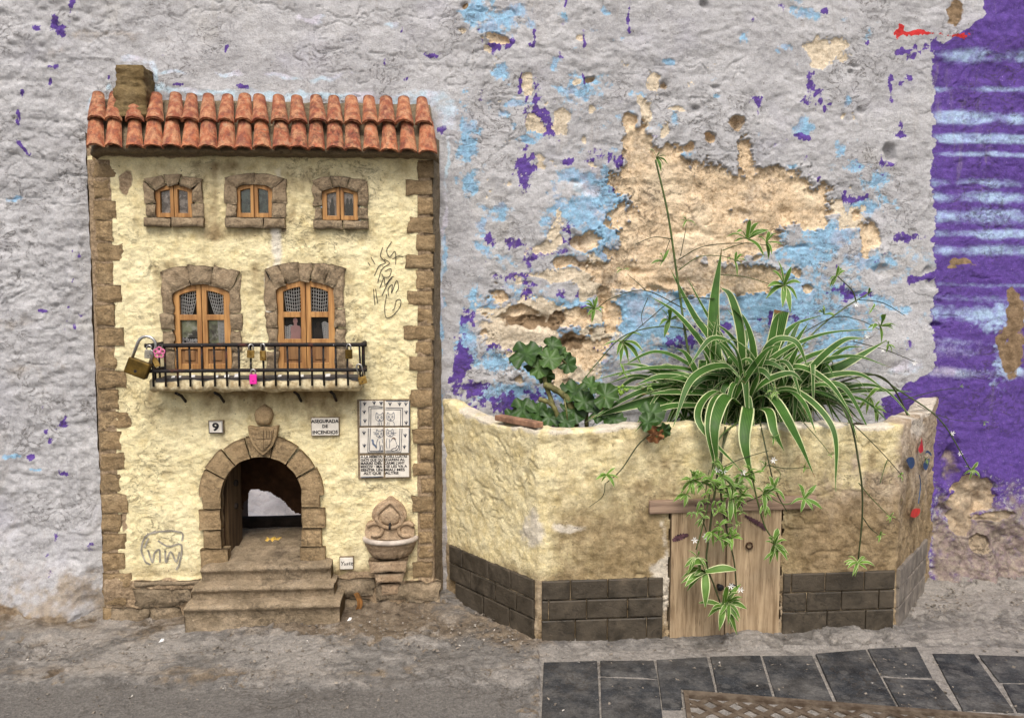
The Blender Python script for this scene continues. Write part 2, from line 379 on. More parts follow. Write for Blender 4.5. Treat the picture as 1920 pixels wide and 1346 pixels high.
PURPLE = [(872,700,13,46),(866,640,12,14,.9),(890,735,26,16),(1010,222,30,24,.95),(1035,230,20,20,.9),(985,312,24,18),(985,340,10,14,.9),(1070,512,40,9),(960,515,36,10,.85),(1118,508,14,12),
          (960,455,30,10,.7),(905,455,10,8,.9),(1000,180,10,24,.8),(972,160,3,22),(985,178,3,14),(1060,445,26,22,.7),(115,52,16,14),(98,40,10,12),(140,8,6,22),(65,53,6,5),(122,62,10,10),
          (432,95,4,10),(95,125,14,7,.7),(85,145,4,4),(27,222,5,7),(32,208,3,12),(40,270,16,4,.8,.8),(120,785,12,9),(95,800,5,5),(105,815,6,5),(62,848,8,6),(118,880,8,6),(75,592,9,5),(132,580,4,5),
          (148,525,2,6),(138,470,2,5),(38,170,3,8),(920,85,36,14,.75),(945,80,20,14,.8),(1520,165,14,34,.8),(1500,190,12,10),(1535,200,10,12,.9),(1545,205,4,10),(1500,250,10,7),(1190,28,4,28,.95),(1098,85,3,14),
          (1005,75,3,10),(998,92,5,5),(1086,150,2,12),(1065,10,3,16,.9),(1680,150,8,8,.9),(1672,170,4,18),(1700,160,10,6,.8),(1710,155,7,7),(1680,240,8,10,.9),(1660,300,20,10,.8),(1650,320,14,10,.8),
          (1700,100,36,5,.9),(1755,95,10,12),(1720,110,14,8,.8),(1600,360,30,8,.7),(1560,500,16,8,.8),(1690,440,36,8,.9),(1715,520,24,10),(1600,545,50,10,.7),(1740,520,20,8,.8),(1300,520,12,8,.8),(1410,405,12,6),
          (1080,560,12,12,.8),(1060,690,30,14,.7),(955,760,70,16,.9),(1000,745,50,14,.6),(940,650,30,20,.6),(880,600,14,22,.7),(1350,610,60,20,.6),(1470,600,60,14,.6),(1300,640,60,20,.6),(1120,290,20,18,.7),(1150,305,14,18,.7),
          (340,160,16,4,.8),(455,160,12,5,.8),(195,150,6,6,.9),(312,100,6,6,.7),(1070,300,14,10,.7),(760,60,5,4),(725,115,4,7),(805,110,12,5,.8),(768,148,5,6),(820,240,12,7,.8),(1410,190,10,8,.8),(1545,10,6,6,.8),(1620,75,8,8,.8)]
RED = [(1692,66,9,12),(1712,72,20,7,.9),(1745,74,26,5,.6),(1790,74,30,5,.5)]
HALO = [(500,172,36,9),(560,170,40,9),(620,172,40,8),(680,174,40,9),(740,178,40,9),(800,190,34,14),(832,215,18,22),(350,172,40,8,.9),(420,175,40,8,.9),(250,112,30,8),(292,130,7,24,.9),(300,165,16,8),
        (330,135,30,4,.8),(440,135,20,5,.9),(580,30,20,7),(600,22,18,5,.8),(530,130,40,5,.9),(620,135,40,6,.9),(740,50,14,4,.8),(825,420,5,60,.9),(826,560,5,70),(828,690,7,60),(833,300,4,60,.9),(170,190,8,16,.7),(200,165,12,12,.7),
        (1100,360,40,20,.6),(1700,690,30,14,.7)]
PITS = [(1665,283,8,12,18),(1385,228,8,8,12),(1335,262,9,7,12),(1100,447,20,12,16),(1390,560,10,15,22),(1135,570,10,30,16),(1005,610,26,10,14),(1320,10,6,7,10),(865,16,6,5,8),(1790,30,12,18,5),(1240,163,7,6,10),
        (1296,290,8,6,8),(1300,212,8,5,8),(1345,170,8,4,6),(1595,128,12,4,5),(1585,142,4,6,8),(1612,205,7,6,7),(1240,545,20,10,12),(1280,560,14,14,14),(1340,578,8,6,12),(1650,505,14,7,10),(1735,505,8,8,8),
        (1750,602,5,5,10),(1100,155,10,5,8),(1045,690,10,12,10),(1770,965,12,8,12),(1060,640,12,8,10),(980,585,12,7,8),(1080,345,10,4,6),(1385,400,20,8,6),(1300,430,30,6,5),(1215,440,16,10,5),(1480,390,14,14,5),(1750,530,8,6,8),
        (1092,600,12,8,9),(1195,505,26,6,7),(1270,522,30,7,8),(1500,470,12,4,5),(1610,540,14,4,6)]

# ------------------------------------------------------------------ the plastered wall
def axis(lo, a, b, hi, step, cap=9.0):
    fine = np.arange(a, b+step*.5, step)
    def geo(start, end, sgn):
        out = []; d = step; p = start
        while (end-p)*sgn > 0:
            d = min(d*1.25, cap); p += d*sgn; out.append(p)
        return np.array(out)
    return np.concatenate([geo(a, lo, -1)[::-1], fine, geo(b, hi, 1)])
DOOR_C = XZ(492, 930, -0.045); DOOR_R = 75*1.505/FPX*1.01     # doorway arch: centre and inner radius on the facade plane
DOOR_X0, DOOR_X1 = XZ(417, 960, -.045)[0], XZ(567, 960, -.045)[0]
def pl_height(x, z):
    """shared trowelled relief, metres"""
    return .0042*fbm(x*7, z*9, 3, 3)+.0026*fbm(x*26, z*34, 4, 11)
def build_wall():
    xs = axis(-2.4, -.90, 1.24, 2.8, .0023, .012); zs = axis(-.15, -.03, 1.20, 1.42, .0023, .012)
    X, Z = np.meshgrid(xs, zs, indexing='ij')
    U, V = to_px(X, 0*X, Z)
    wn_ = fbm(X*11, Z*11, 3, 5)
    Uw = U+14*fbm(X*9, Z*9, 3, 21)+4*fbm(X*45, Z*45, 2, 22); Vw = V+14*fbm(X*9, Z*9, 3, 31)+4*fbm(X*45, Z*45, 2, 32)
    nz = fbm(X*34, Z*34, 4, 41, .6); nz2 = fbm(X*55, Z*75, 4, 47, .6); nf = fbm(X*26, Z*30, 6, 43, .78); nst = fbm(X*95, Z*26, 5, 49, .7); nq = fbm(X*80, Z*86, 5, 55, .74)
    smoo = sstep(-.35, .45, fbm(X*3.2, Z*3.6, 3, 51))*.75+.25
    def M(lst, k, amt, nn): return np.clip(.5+k*(blobs(Uw, Vw, lst)+amt*nn), 0, 1)
    bare = M(BARE, 2.0, .62, .75*nf+.5*nq); cream = M(CREAM, 1.7, .9, .5*nf+.7*nq); blue = M(BLUE, .95, 1.2, .7*nf+.55*nq)-.06; purple = M(PURPLE, 1.0, 1.35, .45*nst+.75*nq)-.12
    red = M(RED, 1.3, 1.1, nq); halo = M(HALO, 1.0, .5, nz2)
    drip = fbm(X*90, Z*7, 3, 61)
    # loose speckle of blue and purple where the grey coat has worn through
    worn = sstep(820, 900, U)*sstep(1760, 1700, U)*sstep(780, 700, V)
    blue = np.maximum(blue, np.clip(.5+2.2*(fbm(X*20, Z*24, 5, 71, .62)-.74), 0, 1)*worn)
    purple = np.maximum(purple, np.clip(.5+2.2*(fbm(X*24, Z*20, 5, 75, .62)-.86), 0, 1)*worn)
    cream = np.maximum(cream, np.clip(.5+2.6*(fbm(X*22, Z*26, 5, 79, .6)-.84), 0, 1)*worn)
    # the worst worn stretch low beside the house: layer over layer
    w2 = np.clip(1.15-np.hypot((Uw-1035)/170, (Vw-590)/165), 0, 1)*1.4; w2 = np.clip(w2, 0, 1)
    L1 = fbm(X*17, Z*23, 6, 181, .64); L2 = fbm(X*19, Z*27, 6, 183, .64); L3 = fbm(X*21, Z*25, 6, 187, .66)
    cream = np.maximum(cream, np.clip(.5+3*(L1-.16), 0, 1)*w2); blue = np.maximum(blue, np.clip(.5+2*(L2-.14), 0, 1)*w2); purple = np.maximum(purple, np.clip(.5+2*(L3-.42), 0, 1)*w2)
    bare = np.maximum(bare, np.clip(.5+3*(fbm(X*15, Z*21, 6, 189, .62)-.40), 0, 1)*w2)
    w3 = np.clip(1.2-np.hypot((Uw-1480)/330, (Vw-520)/190), 0, 1)
    blue = np.maximum(blue, np.clip(.5+1.5*(L2-.30), 0, 1)*w3); purple = np.maximum(purple, np.clip(.5+1.5*(L3-.62), 0, 1)*w3)
    leftp = sstep(220, 150, U)
    purple = np.maximum(purple, np.clip(.5+2.4*(fbm(X*30, Z*26, 5, 85, .6)-.86), 0, 1)*leftp)
    # the purple band down the right
    edge = 1750+7*fbm(X*3, Z*16, 3, 91)+10*sstep(640, 700, V)*0
    edge = np.where(V < 95, 1752+np.clip((95-V), 0, 60)*1.5, edge)
    edge = np.where(V > 690, 1750-np.clip(V-690, 0, 60)*1.6+10*nz, edge)
    band = sstep(-5, 5, U-edge+2.5*nz2*3)
    lum = np.zeros_like(U)
    wob = 7*fbm(X*6, Z*3, 3, 95)+U*0
    for (c, h, a) in [(103,16,.8),(168,7,.75),(222,13,1.0),(262,9,.95),(292,6,.7),(345,10,.7),(372,12,.95),(408,16,.95),(440,10,.9),(470,12,.75),(535,6,.5),(560,10,.45),(588,17,.9),(640,12,.38),(655,22,.36),(695,13,.6)]:
        lum = np.maximum(lum, a*np.exp(-((V+wob-c-(U-1800)*.02)/h)**2))
    patch = fbm(X*14, Z*20, 4, 99)
    lum = lum*np.clip(.92+.42*patch+.18*nq, 0, 1.2)
    lilac = np.clip(lum*(.45+.5*sstep(620, 600, V)), 0, 1)
    cyan = np.clip(lum*.98*band*sstep(625, 600, V)+np.where(V < 480, .12*patch, 0)*band, 0, 1)
    halo = np.maximum(halo, .80*band*sstep(600, 625, V)*lum*1.2)
    low = sstep(830, 960, V+30*nz)
    purple = np.maximum(purple, band*(.95-.42*low-.22*sstep(600, 680, V)*sstep(750, 700, V)*(1-sstep(1, 0, lum*2))))
    bare = bare*(1-.0*band)
    brown = np.clip(.5+1.4*(blobs(Uw, Vw, [(1900,590,16,60),(1880,640,14,22),(1905,660,20,40),(1815,490,26,7,.9),(1790,500,14,6,.8),(1035,605,18,14,.8),(985,605,40,12,.9),(870,16,7,6),(1790,30,14,22,.9),(1060,640,36,20,.7)])+.55*nz), 0, 1)
    cyan = np.maximum(cyan, np.clip(.5+1.2*(blobs(Uw, Vw, [(1870,600,40,26,.8),(1890,680,30,40,.8)])+.7*nz2), 0, 1)*band*.9)
    # broken corner low on the right, dirt along the foot of the wall
    rub = blobs(Uw, Vw, [(1825,945,45,42),(1790,1000,50,70),(1850,1040,70,60,1),(1790,880,24,60,.8),(1880,1080,70,50)])
    rubble = np.clip(.5+1.6*(rub+.35*nz), 0, 1)
    bare = np.maximum(bare, np.clip(.5+2*(blobs(Uw, Vw, [(1825,940,42,36),(1860,975,40,10,.9,-.3),(1800,985,30,30,.9),(1830,1030,26,20,.8)])+.3*nz), 0, 1))
    dirt = np.clip(sstep(1000, 1130, V+40*nz)*(.55+.35*nz), 0, 1)
    dirt = np.maximum(dirt, rubble*(.55+.3*nz2)); dirt = np.maximum(dirt, sstep(1735, 1760, U)*sstep(850, 1010, V+50*nz)*(.80+.2*nz2))
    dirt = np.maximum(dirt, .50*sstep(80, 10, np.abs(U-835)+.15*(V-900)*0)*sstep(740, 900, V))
    dirt = np.maximum(dirt, .42*np.clip(.5+1.0*(blobs(Uw, Vw, [(200,65,110,14,.9),(110,95,40,16,.8),(20,610,60,16,.8),(60,690,120,30,.5),(60,1060,120,30)])+.6*nz), 0, 1))
    brown = np.maximum(brown, np.clip(.5+1.3*(blobs(Uw, Vw, [(60,1150,90,22),(20,1170,60,20),(165,1175,40,18)])+.4*nz), 0, 1))
    # relief
    rough = .22+.16*smoo+.62*sstep(300, 120, U)+.25*sstep(800, 900, U)*sstep(1740, 1500, U)
    h = pl_height(X, Z)*(.45+.55*smoo)
    h += rough*(.0042*(billow(X*24, Z*30, 3, 7)-.3)*2+.0016*fbm(X*90, Z*110, 3, 13))
    h += .0011*fbm(X*17+3*wn_, Z*40+2*wn_, 4, 17)+.0013*np.clip(fbm(X*30+wn_*2, Z*46+wn_, 4, 18, .6), -.3, .8)*smoo*.6
    for c, w in ((122, 5), (140, 6), (158, 6)): h += .0024*np.clip(.6+fbm(X*9, Z*14, 3, 20+c), 0, 1.4)*np.exp(-((U+22*fbm(X*2, Z*7, 3, 19+c)-c)/w)**2)*sstep(330, 420, V)*sstep(1010, 900, V)
    lump = fbm(X*38, Z*44, 3, 53); h += sstep(230, 150, U)*.0035*np.clip(lump-.2, 0, 1)*sstep(250, 500, V)
    crack = np.abs(fbm(X*9+.7*wn_, Z*12, 4, 57)); h -= .0028*sstep(.035, 0, crack)*sstep(.1, .5, fbm(X*4, Z*4, 2, 58)+.25)
    crisp = lambda m: sstep(.36, .62, m)
    h -= crisp(bare)*(.0062+.0035*fbm(X*40, Z*40, 4, 63))+crisp(cream)*.0026+crisp(blue)*(1-crisp(cream))*.0010
    # curled lip of paint round the bare patches
    h += .0022*np.exp(-((bare-.30)/.12)**2)*(bare > .05)
    h -= rubble*(.012+.010*fbm(X*24, Z*24, 4, 65))
    for (px, py, rx, ry, dp) in PITS:
        d = ((Uw-px)/rx)**2+((Vw-py)/ry)**2
        h -= dp*.001*np.exp(-np.clip(d, 0, 40)**1.5*.7)
    bot = np.clip((.16-Z)/.16, 0, 1)
    h += leftp*.040*bot**1.6*(1+.4*fbm(X*9, Z*9, 3, 67))+sstep(1740, 1790, U)*.035*bot**2*(1+.6*nz)
    Y = -h
    Xv = X
    # the hole through the wall behind the little doorway
    cx, cz = DOOR_C
    xm = (X[:-1, :-1]+X[1:, 1:])*.5; zm = (Z[:-1, :-1]+Z[1:, 1:])*.5
    hole = (xm > DOOR_X0-.012) & (xm < DOOR_X1+.012) & (zm < cz+.10) & (zm > .03)
    hid = (xm > -.645) & (xm < -.07) & (zm < .80) | (xm > .06) & (xm < .86) & (zm < .29) & (zm > -.02)
    keep = ~hole & ~hid
    F = grid_faces(*X.shape, keep=keep)
    Vt = np.stack([Xv, Y, Z], -1).reshape(-1, 3)
    Vt, F, *A = compress(Vt, F, *[a.ravel() for a in (bare, cream, blue, purple, cyan, dirt, red, halo, brown)])
    o = mesh_obj('painted_wall', Vt, F, WALL_MAT, None, True)
    attr3(o, 'paint_a', *A[0:3]); attr3(o, 'paint_b', *A[3:6]); attr3(o, 'paint_c', *A[6:9])
    tag(o, 'tall grey plaster wall with peeling blue and purple paint behind the little house', 'wall')
    return o
build_wall()

# ------------------------------------------------------------------ ground
SLAB_PX = [((120,212),(318,206),(328,430),(112,430)), ((332,206),(530,206),(545,268),(333,258)), ((333,266),(546,276),(565,430),(338,430)),
           ((543,203),(730,193),(760,318),(632,310),(640,385),(566,385)), ((745,190),(930,186),(975,338),(772,320)), ((940,186),(1125,184),(1205,363),(990,343)),
           ((1140,180),(1325,165),(1440,378),(1222,366)), ((1335,160),(1515,152),(1575,268),(1385,258)), ((1392,268),(1582,278),(1670,388),(1455,380)),
           ((1578,180),(1732,182),(1880,395),(1690,390)), ((1750,182),(1990,190),(1990,285),(1828,283)), ((1840,293),(1990,296),(1990,402),(1895,396))]
SLABS = [[tuple(G(960+x*.5, 1140+y*.5)[:2]) for x, y in q] for q in SLAB_PX]
def ground_z(x, y): 
    return -.020*sstep(-.15, -.65, np.asarray(x, float))
def build_ground():
    xs = axis(-14, -.88, 1.25, 14, .0030); ys = axis(-16, -.60, .01, .02, .0026)
    X, Y = np.meshgrid(xs, ys, indexing='ij')
    Z0 = ground_z(X, Y)
    U, V = to_px(X, Y, Z0)
    near = (Y > -.9) & (np.abs(X) < 1.6)
    nz = fbm(X*22, Y*22, 4, 101)
    asph = np.clip(.5+2*(sstep(1282, 1300, V+12*nz+(U-400)*.0)-.5), 0, 1)*sstep(1010, 960, U+20*nz)
    asph = np.where(near, asph, .4*(X < .1))
    lane = np.exp(-((V-1262-(U-300)*-.01+10*nz)/16)**2)*sstep(900, 600, U)
    foot = sstep(1215, 1160, V+14*nz)*sstep(900, 700, U)+sstep(1225, 1185, V+8*nz)*sstep(1500, 900, U)*.7
    dirt = np.clip(.20+.34*fbm(X*9, Y*14, 4, 103)+.50*lane+.42*foot, 0, 1)*(1-.75*asph)
    dirt = np.clip(dirt-.25*sstep(1000, 1060, U), 0, 1)
    pale = np.clip(.28+.45*fbm(X*14, Y*16, 4, 107)+.25*np.exp(-((U-720)/60)**2-((V-1245)/14)**2)+.2*sstep(960, 1020, U)*sstep(1245, 1215, V)+.14*sstep(1640, 1760, U), 0, .9)*(1-.9*asph)
    dirt = np.where(near, dirt, .3); pale = np.where(near, pale, .2)
    h = .006*fbm(X*6, Y*6, 3, 109)+(.0032*fbm(X*30, Y*30, 4, 113)+.0012*fbm(X*110, Y*110, 3, 117))*(1-.65*asph)
    h += .010*np.clip(foot, 0, 1)*(.35+.65*np.clip(fbm(X*16, Y*22, 4, 119)+.2, 0, 1))
    h += .012*np.exp(-((Y+.01)/.03)**2)
    plate = fbm(X*4.5+.6*nz, Y*8, 4, 127, .55); pl = sstep(-.03, .04, plate)*(1-asph)
    ck = sstep(.035, 0, np.abs(fbm(X*6, Y*10, 5, 129, .6)))*(1-.6*asph)
    h += .0050*pl-.0035*ck
    pale = np.clip(pale+.28*(pl-.5)*(1-asph), 0, .95); dirt = np.clip(dirt+.5*ck*(1-asph)+.22*(.5-pl)*(1-asph), 0, 1)
    pale = np.where((U > 1012) & (V > 1216) & near, .72+.3*nz, pale); dirt = np.where((U > 1012) & (V > 1236) & near, .1, dirt)
    inslab = (U > 1012) & (V > 1222+(1560-U)*.03-6) & near
    h = np.where(inslab, .0018+.0010*nz+.0008*fbm(X*60, Y*60, 3, 121), h)
    h = np.where(near, h, h*.3)
    Vt = np.stack([X, Y, Z0+h], -1).reshape(-1, 3)
    o = mesh_obj('ground', Vt, grid_faces(*X.shape), GROUND_MAT, None, True)
    attr3(o, 'ground_a', asph.ravel(), dirt.ravel(), pale.ravel())
    tag(o, kind='structure')
    return o
GROUND = build_ground()
def make_slab_mat():
    t = NT('worn_dark_paving', .8, .2)
    n1 = t.noise(30, 6, .65); n2 = t.noise(170, 5, .7, off=3); n3 = t.noise(8, 4, .6, off=6)
    c = t.mix(t.rng(n1, .3, .7), (.012, .0135, .016), (.038, .041, .045))
    c = t.mix(t.math('MULTIPLY', t.rng(n3, .45, .68), .6), c, (.085, .077, .066))
    c = t.mix(t.rng(n2, .58, .72, 0, .7), c, (.12, .115, .107))
    c = t.mix(t.math('MULTIPLY', t.rand(), .35), c, (.055, .055, .055))
    sp = t.vor(26); c = t.mix(t.rng(sp, .16, .2, .55, 0), c, (.10, .098, .093))
    b = t.bump(n1, .5, .002); b = t.bump(n2, .7, .001, b)
    c = t.mix(t.rng(t.noise(420, 3, .7, off=31), .56, .66, 0, .5), c, (.15, .145, .135))
    c = t.mix(t.rng(t.noise(20, 7, .72, off=37), .42, .66, 0, .75), c, (.125, .12, .112))
    c, b = weather(t, c, .4, .5, b, 14)
    return t.done(c, t.rng(n1, .3, .7, .6, .9), b)
SLAB_MAT = make_slab_mat()
for k, q in enumerate(SLABS):
    zt = .0042+.0008*math.sin(k*2.3)
    mb = MB(); n = len(q)
    c = np.mean(np.array(q), 0)
    q = [tuple(c+(np.array(p)-c)*1.015) for p in q]; inn = [tuple(c+(np.array(p)-c)*.985) for p in q]
    mb.add([(x, y, zt) for x, y in inn]+[(x, y, zt-.002) for x, y in q]+[(x, y, -.02) for x, y in q],
           [tuple(range(n-1, -1, -1))]+[(i, (i+1) % n, n+(i+1) % n, n+i) for i in range(n)]+[(n+i, n+(i+1) % n, 2*n+(i+1) % n, 2*n+i) for i in range(n)])
    mb.build('paving_slab', SLAB_MAT, GROUND)
# drain grate
IRON = simple('rusty_muddy_iron', (.15, .118, .085), .8, .1, .35, 60, .6, col2=(.06, .040, .025))
IRON_D = simple('dark_drain', (.018, .014, .011), .9, 0, .3, 30, .3)
gq = [G(1281, 1301), G(1930, 1352), G(1945, 1440), G(1300, 1440)]
grate = thing('drain_grate', tuple(gq[0]*[1, 1, 0]+[.0, 0, .004]), 'rusty iron drain grate with diamond openings set in the paving', 'drain grate')
A_, B_, C_, D_ = [np.array(p) for p in gq]
def gp(u, v, z):
    p = (A_*(1-u)+B_*u)*(1-v)+(D_*(1-u)+C_*u)*v; return (p[0], p[1], z)
mb = MB()
for (u0, v0, u1, v1) in ((0, 0, 1, .075), (0, .075, .014, 1), (.986, .075, 1, 1)):
    mb.add([gp(u0, v0, .007), gp(u1, v0, .007), gp(u1, v1, .007), gp(u0, v1, .007), gp(u0, v0, -.02), gp(u1, v0, -.02), gp(u1, v1, -.02), gp(u0, v1, -.02)],
           [(3, 2, 1, 0), (0, 1, 5, 4), (1, 2, 6, 5), (2, 3, 7, 6), (3, 0, 4, 7)])
mb.build('frame', IRON, grate)
mb = MB(); mb.add([gp(.01, .05, -.03), gp(.99, .05, -.03), gp(.99, 1, -.03), gp(.01, 1, -.03)], [(3, 2, 1, 0)]); mb.build('pit_floor', IRON_D, grate)
glen = float(np.linalg.norm(B_-A_)); gwid = float(np.linalg.norm(D_-A_))
step = .036/glen
for sgn in (1, -1):
    k = -40
    while k*step < 2.2:
        u0 = k*step; k += 1
        # clip the diagonal bar to the opening
        pts = []
        for tt in np.linspace(0, 1, 41):
            v = .075+tt*.925; u = u0+sgn*tt*.925*gwid/glen
            if .014 <= u <= .986: pts.append((u, v))
        if len(pts) < 3: continue
        (ua, va), (ub, vb) = pts[0], pts[-1]
        w = .0050/glen*1.3; zt = .0040 if sgn > 0 else .0032
        mb = MB()
        mb.add([gp(ua-w, va, zt), gp(ua+w, va, zt), gp(ub+w, vb, zt), gp(ub-w, vb, zt), gp(ua-w, va, -.012), gp(ua+w, va, -.012), gp(ub+w, vb, -.012), gp(ub-w, vb, -.012)],
               [(3, 2, 1, 0), (0, 1, 5, 4), (1, 2, 6, 5), (2, 3, 7, 6), (3, 0, 4, 7)])
        mb.build('bar', IRON, grate)

# ------------------------------------------------------------------ materials of the little house
def make_yellow(name, attr='coat'):
    t = NT(name, .88, .25)
    dirt, white, bare = t.attr(attr)  # first channel: dirt and the shade painted under eave and balcony
    n1 = t.noise(48, 6, .65); n2 = t.noise(200, 5, .7, off=3); n3 = t.noise(10, 5, .6, off=7); nv = t.noise(26, 5, .65, (1, 1, .35), off=1)
    c = t.mix(t.rng(n1, .25, .6), (.66, .55, .29), (.82, .73, .44))
    c = t.mix(t.rng(n3, .45, .72, 0, .6), c, (.87, .79, .52))
    c = t.mix(t.rng(n2, .28, .42, .30, 0), c, (.46, .36, .18))
    d = t.mix(t.rng(n1, .3, .7), (.16, .105, .045), (.36, .265, .14))
    c = t.mix(t.math('MULTIPLY', t.rng(t.math('ADD', dirt, t.math('MULTIPLY', t.math('SUBTRACT', nv, .5), .9)), .15, .95), .92), c, d)
    b0 = t.mix(t.rng(n2, .3, .7), (.20, .14, .085), (.40, .30, .19))
    c = t.mix(edge_mask(t, bare, n1, .7, .12), c, b0)
    c = t.mix(t.math('MULTIPLY', t.rng(t.math('ADD', white, t.math('MULTIPLY', t.math('SUBTRACT', nv, .5), 1.3)), .25, 1.0), .8), c, (.74, .70, .62))
    nh = t.noise(80, 8, .72, (1, 1, 1.8), .5, off=6)
    c = t.mix(t.rng(nh, .25, .38, .55, 0), c, (.33, .25, .12))
    b = t.bump(n1, .45, .003); b = t.bump(n2, .8, .0014, b); b = t.bump(nh, .8, .003, b)
    c, b = weather(t, c, .17, .55, b)
    return t.done(c, None, b)
YELLOW = make_yellow('ochre_yellow_render')
def make_stone(name, c0, c1, c2, sc=55):
    t = NT(name, .9, .22)
    n1 = t.noise(sc, 6, .68); n2 = t.noise(sc*5, 5, .7, off=3); n3 = t.noise(13, 4, .6, off=5)
    c = t.mix(t.rng(n1, .3, .7), c0, c1)
    c = t.mix(t.rng(n3, .5, .75, 0, .6), c, c2)
    c = t.mix(t.math('MULTIPLY', t.rand(), .55), c, tuple(q*.55 for q in c1))
    c = t.mix(t.rng(n2, .28, .42, .6, 0), c, tuple(q*.45 for q in c0))
    c = t.mix(t.rng(n2, .64, .76, 0, .45), c, tuple(min(1, q*1.5) for q in c2))
    b = t.bump(n1, 1.0, .006); b = t.bump(n2, 1.0, .0022, b)
    c, b = weather(t, c, .32, .6, b, 30)
    return t.done(c, None, b)
QUOIN = make_stone('brown_quoin_stone', (.235, .158, .080), (.43, .31, .17), (.52, .395, .235))
GREYST = make_stone('grey_brown_stone', (.25, .182, .112), (.46, .355, .23), (.55, .44, .30))
ARCHST = make_stone('smooth_arch_stone', (.26, .18, .095), (.42, .305, .17), (.49, .37, .22), 30)
STEPST = make_stone('dirty_step_stone', (.19, .146, .092), (.36, .28, .185), (.47, .385, .275), 34)
MORTAR = make_stone('old_mortar', (.20, .15, .092), (.34, .265, .17), (.42, .34, .24), 70)
FOUNT = make_stone('pinkish_fountain_stone', (.33, .225, .135), (.53, .395, .26), (.63, .505, .365), 30)
def make_tile_mat(nm='weathered_terracotta', k=1.0):
    t = NT(nm, .8, .3)
    n1 = t.noise(60, 6, .65); n2 = t.noise(220, 5, .7, off=3); nv = t.noise(90, 5, .6, (1, 1, .3), off=2)
    c = t.mix(t.rand(), (.31*k, .085*k, .036*k), (.46*k, .150*k, .058*k))
    c = t.mix(t.rng(n1, .35, .68), tuple((.20, .068, .045)), c)
    c = t.mix(t.rng(nv, .40, .66, 0, .75), c, (.52, .27, .14))
    c = t.mix(t.rng(n1, .52, .72, 0, .65), c, (.38, .28, .19))
    c = t.mix(t.rng(n2, .70, .76, 0, .8), c, (.68, .60, .52))
    b = t.bump(n1, .7, .004); b = t.bump(n2, .8, .0016, b)
    c, b = weather(t, c, .28, .5, b, 30)
    return t.done(c, None, b)
TILE = make_tile_mat(); TILE_L = make_tile_mat('orange_terracotta', 1.28)
def wood(name, c0, c1, stretch=(1, 1, .07), sc=170, rough=.55):
    t = NT(name, rough, .35)
    n = t.noise(sc, 5, .6, stretch); n2 = t.noise(20, 4, .6)
    c = t.mix(t.rng(n, .32, .68), c0, c1)
    c = t.mix(t.rng(n2, .5, .8, 0, .4), c, tuple(q*.7 for q in c0))
    return t.done(c, None, t.bump(n, .35, .001))
WOOD = wood('honey_window_wood', (.27, .125, .04), (.50, .27, .095))
WOOD_D = wood('brown_panel_wood', (.16, .075, .03), (.28, .15, .06))
DOORWOOD = wood('old_dark_wood', (.055, .032, .014), (.14, .088, .042), sc=120, rough=.8)
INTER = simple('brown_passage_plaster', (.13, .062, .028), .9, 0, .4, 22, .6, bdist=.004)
PALEROCK = simple('pale_rubble', (.47, .435, .42), .9, 0, .3, 9, .9, bdist=.02)
CHAR = simple('dark_timber', (.05, .036, .026), .9, 0, .4, 40, .6)
def pane_glass():
    m = bpy.data.materials.new('window_glass'); m.use_nodes = True; t = m.node_tree
    t.nodes.remove(t.nodes['Principled BSDF'])
    a = t.nodes.new('ShaderNodeBsdfTransparent'); g = t.nodes.new('ShaderNodeBsdfGlossy'); g.inputs['Roughness'].default_value = .06
    x = t.nodes.new('ShaderNodeMixShader'); fr = t.nodes.new('ShaderNodeFresnel'); fr.inputs[0].default_value = 1.5
    t.links.new(fr.outputs[0], x.inputs[0]); t.links.new(a.outputs[0], x.inputs[1]); t.links.new(g.outputs[0], x.inputs[2])
    t.links.new(x.outputs[0], t.nodes['Material Output'].inputs[0]); return m
GLASS = pane_glass()
def photo_mat(name, c0, c1, c2, sc=90):
    t = NT(name, .5, .4); n = t.noise(sc, 3, .5); n2 = t.noise(sc*2.3, 3, .5, off=4)
    c = t.mix(t.rng(n, .38, .6), c0, c1); c = t.mix(t.rng(n2, .55, .7, 0, .8), c, c2); return t.done(c)
SEPIA = photo_mat('sepia_photograph', (.14, .10, .08), (.46, .38, .32), (.70, .62, .54))
GREENPH = photo_mat('greenish_photograph', (.02, .035, .03), (.09, .13, .11), (.20, .24, .21))
POSTER = photo_mat('pale_green_poster', (.10, .09, .07), (.55, .60, .36), (.80, .80, .66), 45)
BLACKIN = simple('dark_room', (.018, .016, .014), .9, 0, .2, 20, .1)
LACE = simple('white_lace_thread', (.85, .84, .80), .9, 0, .1, 60, .2)
PINK = simple('pink_figure_card', (.80, .46, .42), .8, 0, .12, 30, .1)
INK = simple('black_paint', (.015, .014, .016), .6, 0, .2, 40, .1)
NAVY = simple('blue_black_glaze', (.025, .04, .075), .4, 0, .35, 300, .1)
GLAZE = simple('cream_glazed_tile', (.72, .68, .60), .28, 0, .12, 60, .15, .5, bdist=.0005)
WHITEP = simple('white_paint', (.78, .77, .74), .6, 0, .1, 40, .1)

